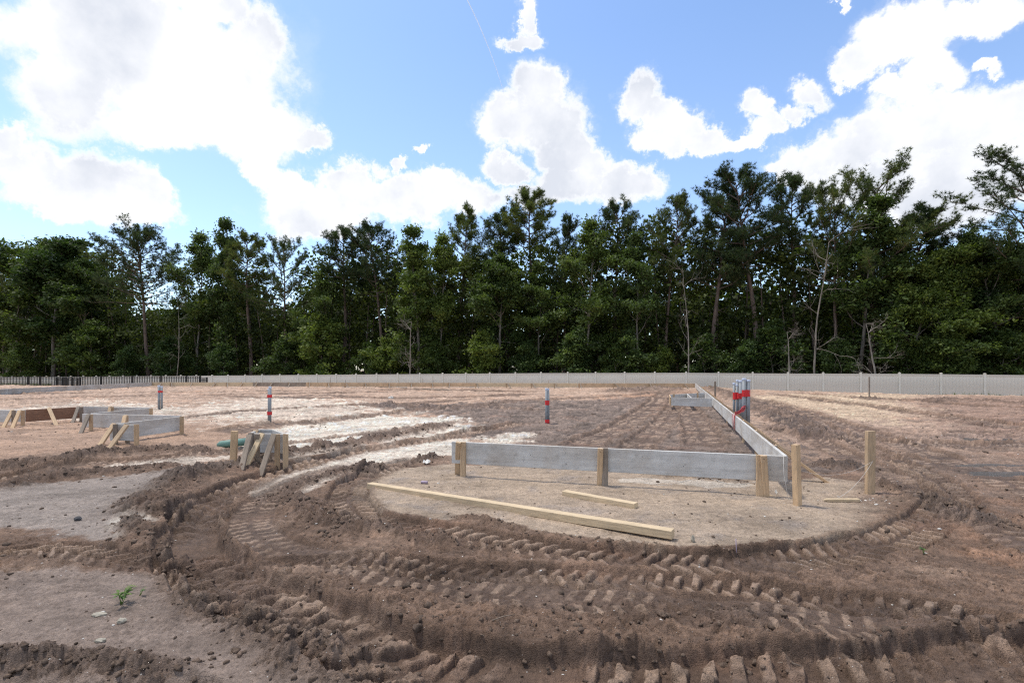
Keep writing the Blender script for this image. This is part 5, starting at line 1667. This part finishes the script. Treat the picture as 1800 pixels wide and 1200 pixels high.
for (pts, hw, hh), nn in zip(RDG, [260, 200, 620, 180, 300, 260, 100, 60, 380, 160, 120, 20, 200, 120, 100, 60, 140, 50, 60, 90, 120, 60]):
    q = along(pts, hw, nn); sz = np.exp(r.normal(size=nn) * .5) * .016 * (1 + .05 * q[:, 1])
    sz = np.clip(sz * .55, .004, .026)
    P1 += list(q[: int(nn * .75)]); S1 += list(sz[: int(nn * .75)] * .85)
    P2 += list(q[int(nn * .75):]); S2 += list(sz[int(nn * .75):] * 1.25)
scatter('mud_clods', P2 + [p for p in P1 if r.uniform() < .25], S2 + [s for s in S1[: 9999]][:0] + list(np.array([.014] * 4000)), protos2, M_CLOD, r, 'dark broken mud clods heaped along the wheel ruts', 'clods') if False else None
scatter('mud_clods', P2, S2, protos2, M_CLOD, r, 'larger dark mud clods heaped along the wheel ruts', 'clods', .5, .65)
scatter('mud_crumbs', P1, S1, protos1, M_CLODB, r, 'small brown mud crumbs strewn along the wheel ruts', 'crumbs')
# crumbs and grit over the whole near ground
n = 1900
yy = np.exp(r.uniform(math.log(2.0), math.log(16), n)); xx = r.uniform(-1.1, 1.1, n) * yy
scatter('soil_crumbs', np.stack([xx, yy], 1), np.exp(r.normal(size=n) * .5) * .0030 * yy ** .55, clod_protos(4, 1), M_CLOD, r, 'small dark soil crumbs scattered over the sand and mud', 'crumbs')
n = 650
yy = np.exp(r.uniform(math.log(2.0), math.log(12), n)); xx = r.uniform(-1.1, 1.1, n) * yy
scatter('shell_grit', np.stack([xx, yy], 1), np.exp(r.normal(size=n) * .45) * .0026 * yy ** .4, clod_protos(3, 1)[:3], M_SHELL, r, 'tiny white shell fragments scattered over the soil', 'grit', .3, .5)
q = along([(1460, 872), (1530, 880), (1560, 876)], .09, 26)
scatter('shell_chips', q, np.exp(r.normal(size=26) * .4) * .009, protos1, M_SHELL, r, 'white rubble chips round the foot of the tallest stake', 'chips', .3, .5)

def blade(V_, F_, p, d, L_, w, droop, r):
    side = Vector((-d[1], d[0], 0)); 
    if side.length < 1e-3: side = Vector((1, 0, 0))
    side.normalize(); n0 = len(V_); q = Vector(p); dd = Vector(d).normalized()
    prof = [.5, 1.0, .9, .5, .05]
    for i, k in enumerate(prof):
        V_ += [q - side * w * k / 2, q + side * w * k / 2]
        q = q + dd * (L_ / 4); dd = (dd + Vector((0, 0, -droop))).normalized()
    for i in range(4): F_.append((n0 + 2 * i, n0 + 2 * i + 1, n0 + 2 * i + 3, n0 + 2 * i + 2))
def weed(x, y, s, n, label, seed):
    rr = random.Random(seed)
    g = PX(x, y); z = ground_z(g[0], g[1])
    e = empty('weed', (g[0], g[1], z), label, 'weed')
    SV, SF = [], []
    for k in range(n):
        a = rr.uniform(0, 6.28); el = rr.uniform(.5, 1.2)
        d = Vector((math.cos(a) * math.cos(el), math.sin(a) * math.cos(el) * .6, math.sin(el)))
        L_ = s * rr.uniform(.6, 1.1)
        path = [Vector((rr.uniform(-.01, .01), 0, -.01)), d * L_ * .5, d * L_ + Vector((0, 0, .01))]
        V_, F_ = tube_vf(path, [.0022, .0018, .0012], 5, True)
        k0 = len(SV); SV += V_; SF += [tuple(i + k0 for i in f) for f in F_]
        LV, LF = [], []
        for j in range(4):
            aa = a + rr.uniform(-1.2, 1.2)
            dd = Vector((math.cos(aa), math.sin(aa), rr.uniform(.1, .9)))
            blade(LV, LF, path[2] - d * L_ * .12 * j, dd, s * rr.uniform(.45, .7), s * .20, .22, rr)
        link('leaf', newmesh('leaf', LV, LF, [M_WEED]), e)
    link('stem', newmesh('stem', SV, SF, [M_WEED], True), e)
weed(214, 1062, .085, 6, 'bright green weed sprouting from the sand at bottom left', 1)
weed(246, 1045, .05, 2, 'small single sprout just right of the bright green weed', 2)
weed(1625, 972, .05, 3, 'faint small sprout on the mud right of the sand patch', 3)
def grass():
    rr = random.Random(4); V_, F_ = [], []
    for (x0, x1, dens, hh) in ((1590, 1680, 240, .22), (1690, 1760, 140, .22), (1380, 1580, 120, .12), (1080, 1380, 60, .1), (0, 90, 260, .35), (1760, 1900, 80, .15)):
        for k in range(dens):
            x = rr.uniform(x0, x1); Yd = on_fence(x)[1] - rr.uniform(.4, 5.5)
            X_ = PD(x, Yd); z = ground_z(X_, Yd)
            for b in range(4):
                a = rr.uniform(0, 6.28); el = rr.uniform(.8, 1.5)
                blade(V_, F_, (X_ + rr.uniform(-.05, .05), Yd, z - .02), (math.cos(a) * math.cos(el), math.sin(a) * math.cos(el), math.sin(el)), hh * rr.uniform(.5, 1.6), .018, .12, rr)
    tag(link('grass', newmesh('grass', V_, F_, [M_GRASS])), 'sparse green grass tufts at the foot of the fences', 'grass', kind='stuff')
grass()
def twigs():
    rr = random.Random(8)
    for (x, y, L_, lb) in ((865, 1110, .16, 'pale dry straw sticking up from the big rut'), (1410, 1148, .12, 'pale dry stick on the lip of the big rut at right'), (820, 895, .10, 'thin dark root lying on the sand below the long timber')):
        g = PX(x, y); z = ground_z(g[0], g[1]); a = rr.uniform(0, 3)
        p = [(g[0], g[1], z + .002), (g[0] + L_ * .5 * math.cos(a), g[1] + .01, z + .02), (g[0] + L_ * math.cos(a), g[1] + L_ * .4 * math.sin(a), z + .015)]
        tag(tube('dry_twig', p, [.004, .003, .0015], M_TWIG, sides=5), lb, 'twig')
twigs()

# contrail: a thin streak of ice high above the trees
def contrail():
    D = 6000.
    a = Vector((PD(815, D), D, CAMZ + (HZ + 12) / FPX * D)); b = Vector((PD(886, D), D, CAMZ + (HZ - 165) / FPX * D))
    mid = a.lerp(b, .5) + Vector((70, 0, 0))
    pts = [a.lerp(mid, t).lerp(mid.lerp(b, t), t) for t in np.linspace(0, 1, 14)]
    def f(nt, bs, out):
        bs.inputs['Base Color'].default_value = (.9, .93, 1, 1); bs.inputs['Roughness'].default_value = 1
        tr = nt.nodes.new('ShaderNodeBsdfTransparent'); ms = nt.nodes.new('ShaderNodeMixShader')
        n = nnoise(nt, coords(nt), .002, 4)
        mr = nt.nodes.new('ShaderNodeMapRange'); nt.links.new(n, mr.inputs[0]); mr.inputs[1].default_value = .3; mr.inputs[2].default_value = .7; mr.inputs[3].default_value = .35; mr.inputs[4].default_value = .75
        nt.links.new(mr.outputs[0], ms.inputs[0]); nt.links.new(tr.outputs[0], ms.inputs[1])
        em = nt.nodes.new('ShaderNodeBsdfTranslucent'); em.inputs[0].default_value = (.95, .97, 1, 1)
        ad = nt.nodes.new('ShaderNodeMixShader'); nt.links.new(bs.outputs[0], ad.inputs[1]); nt.links.new(em.outputs[0], ad.inputs[2])
        nt.links.new(ad.outputs[0], ms.inputs[2]); nt.links.new(ms.outputs[0], out.inputs[0])
    m = mat('ice_trail', f)
    o = tube('contrail', pts, [6.5, 6.5, 6.3, 6, 6, 5.5, 5.5, 5, 5, 4.5, 4, 3.5, 3, 2], m, sides=6)
    tag(o, 'faint thin white contrail streaking down the blue sky', 'contrail')
contrail()
print('trees', TREE_N[0], 'objects', len(COL.objects), 'fence boards', NB)
print('tris', sum(len(m.loops) - 2 * len(m.polygons) for m in bpy.data.meshes))
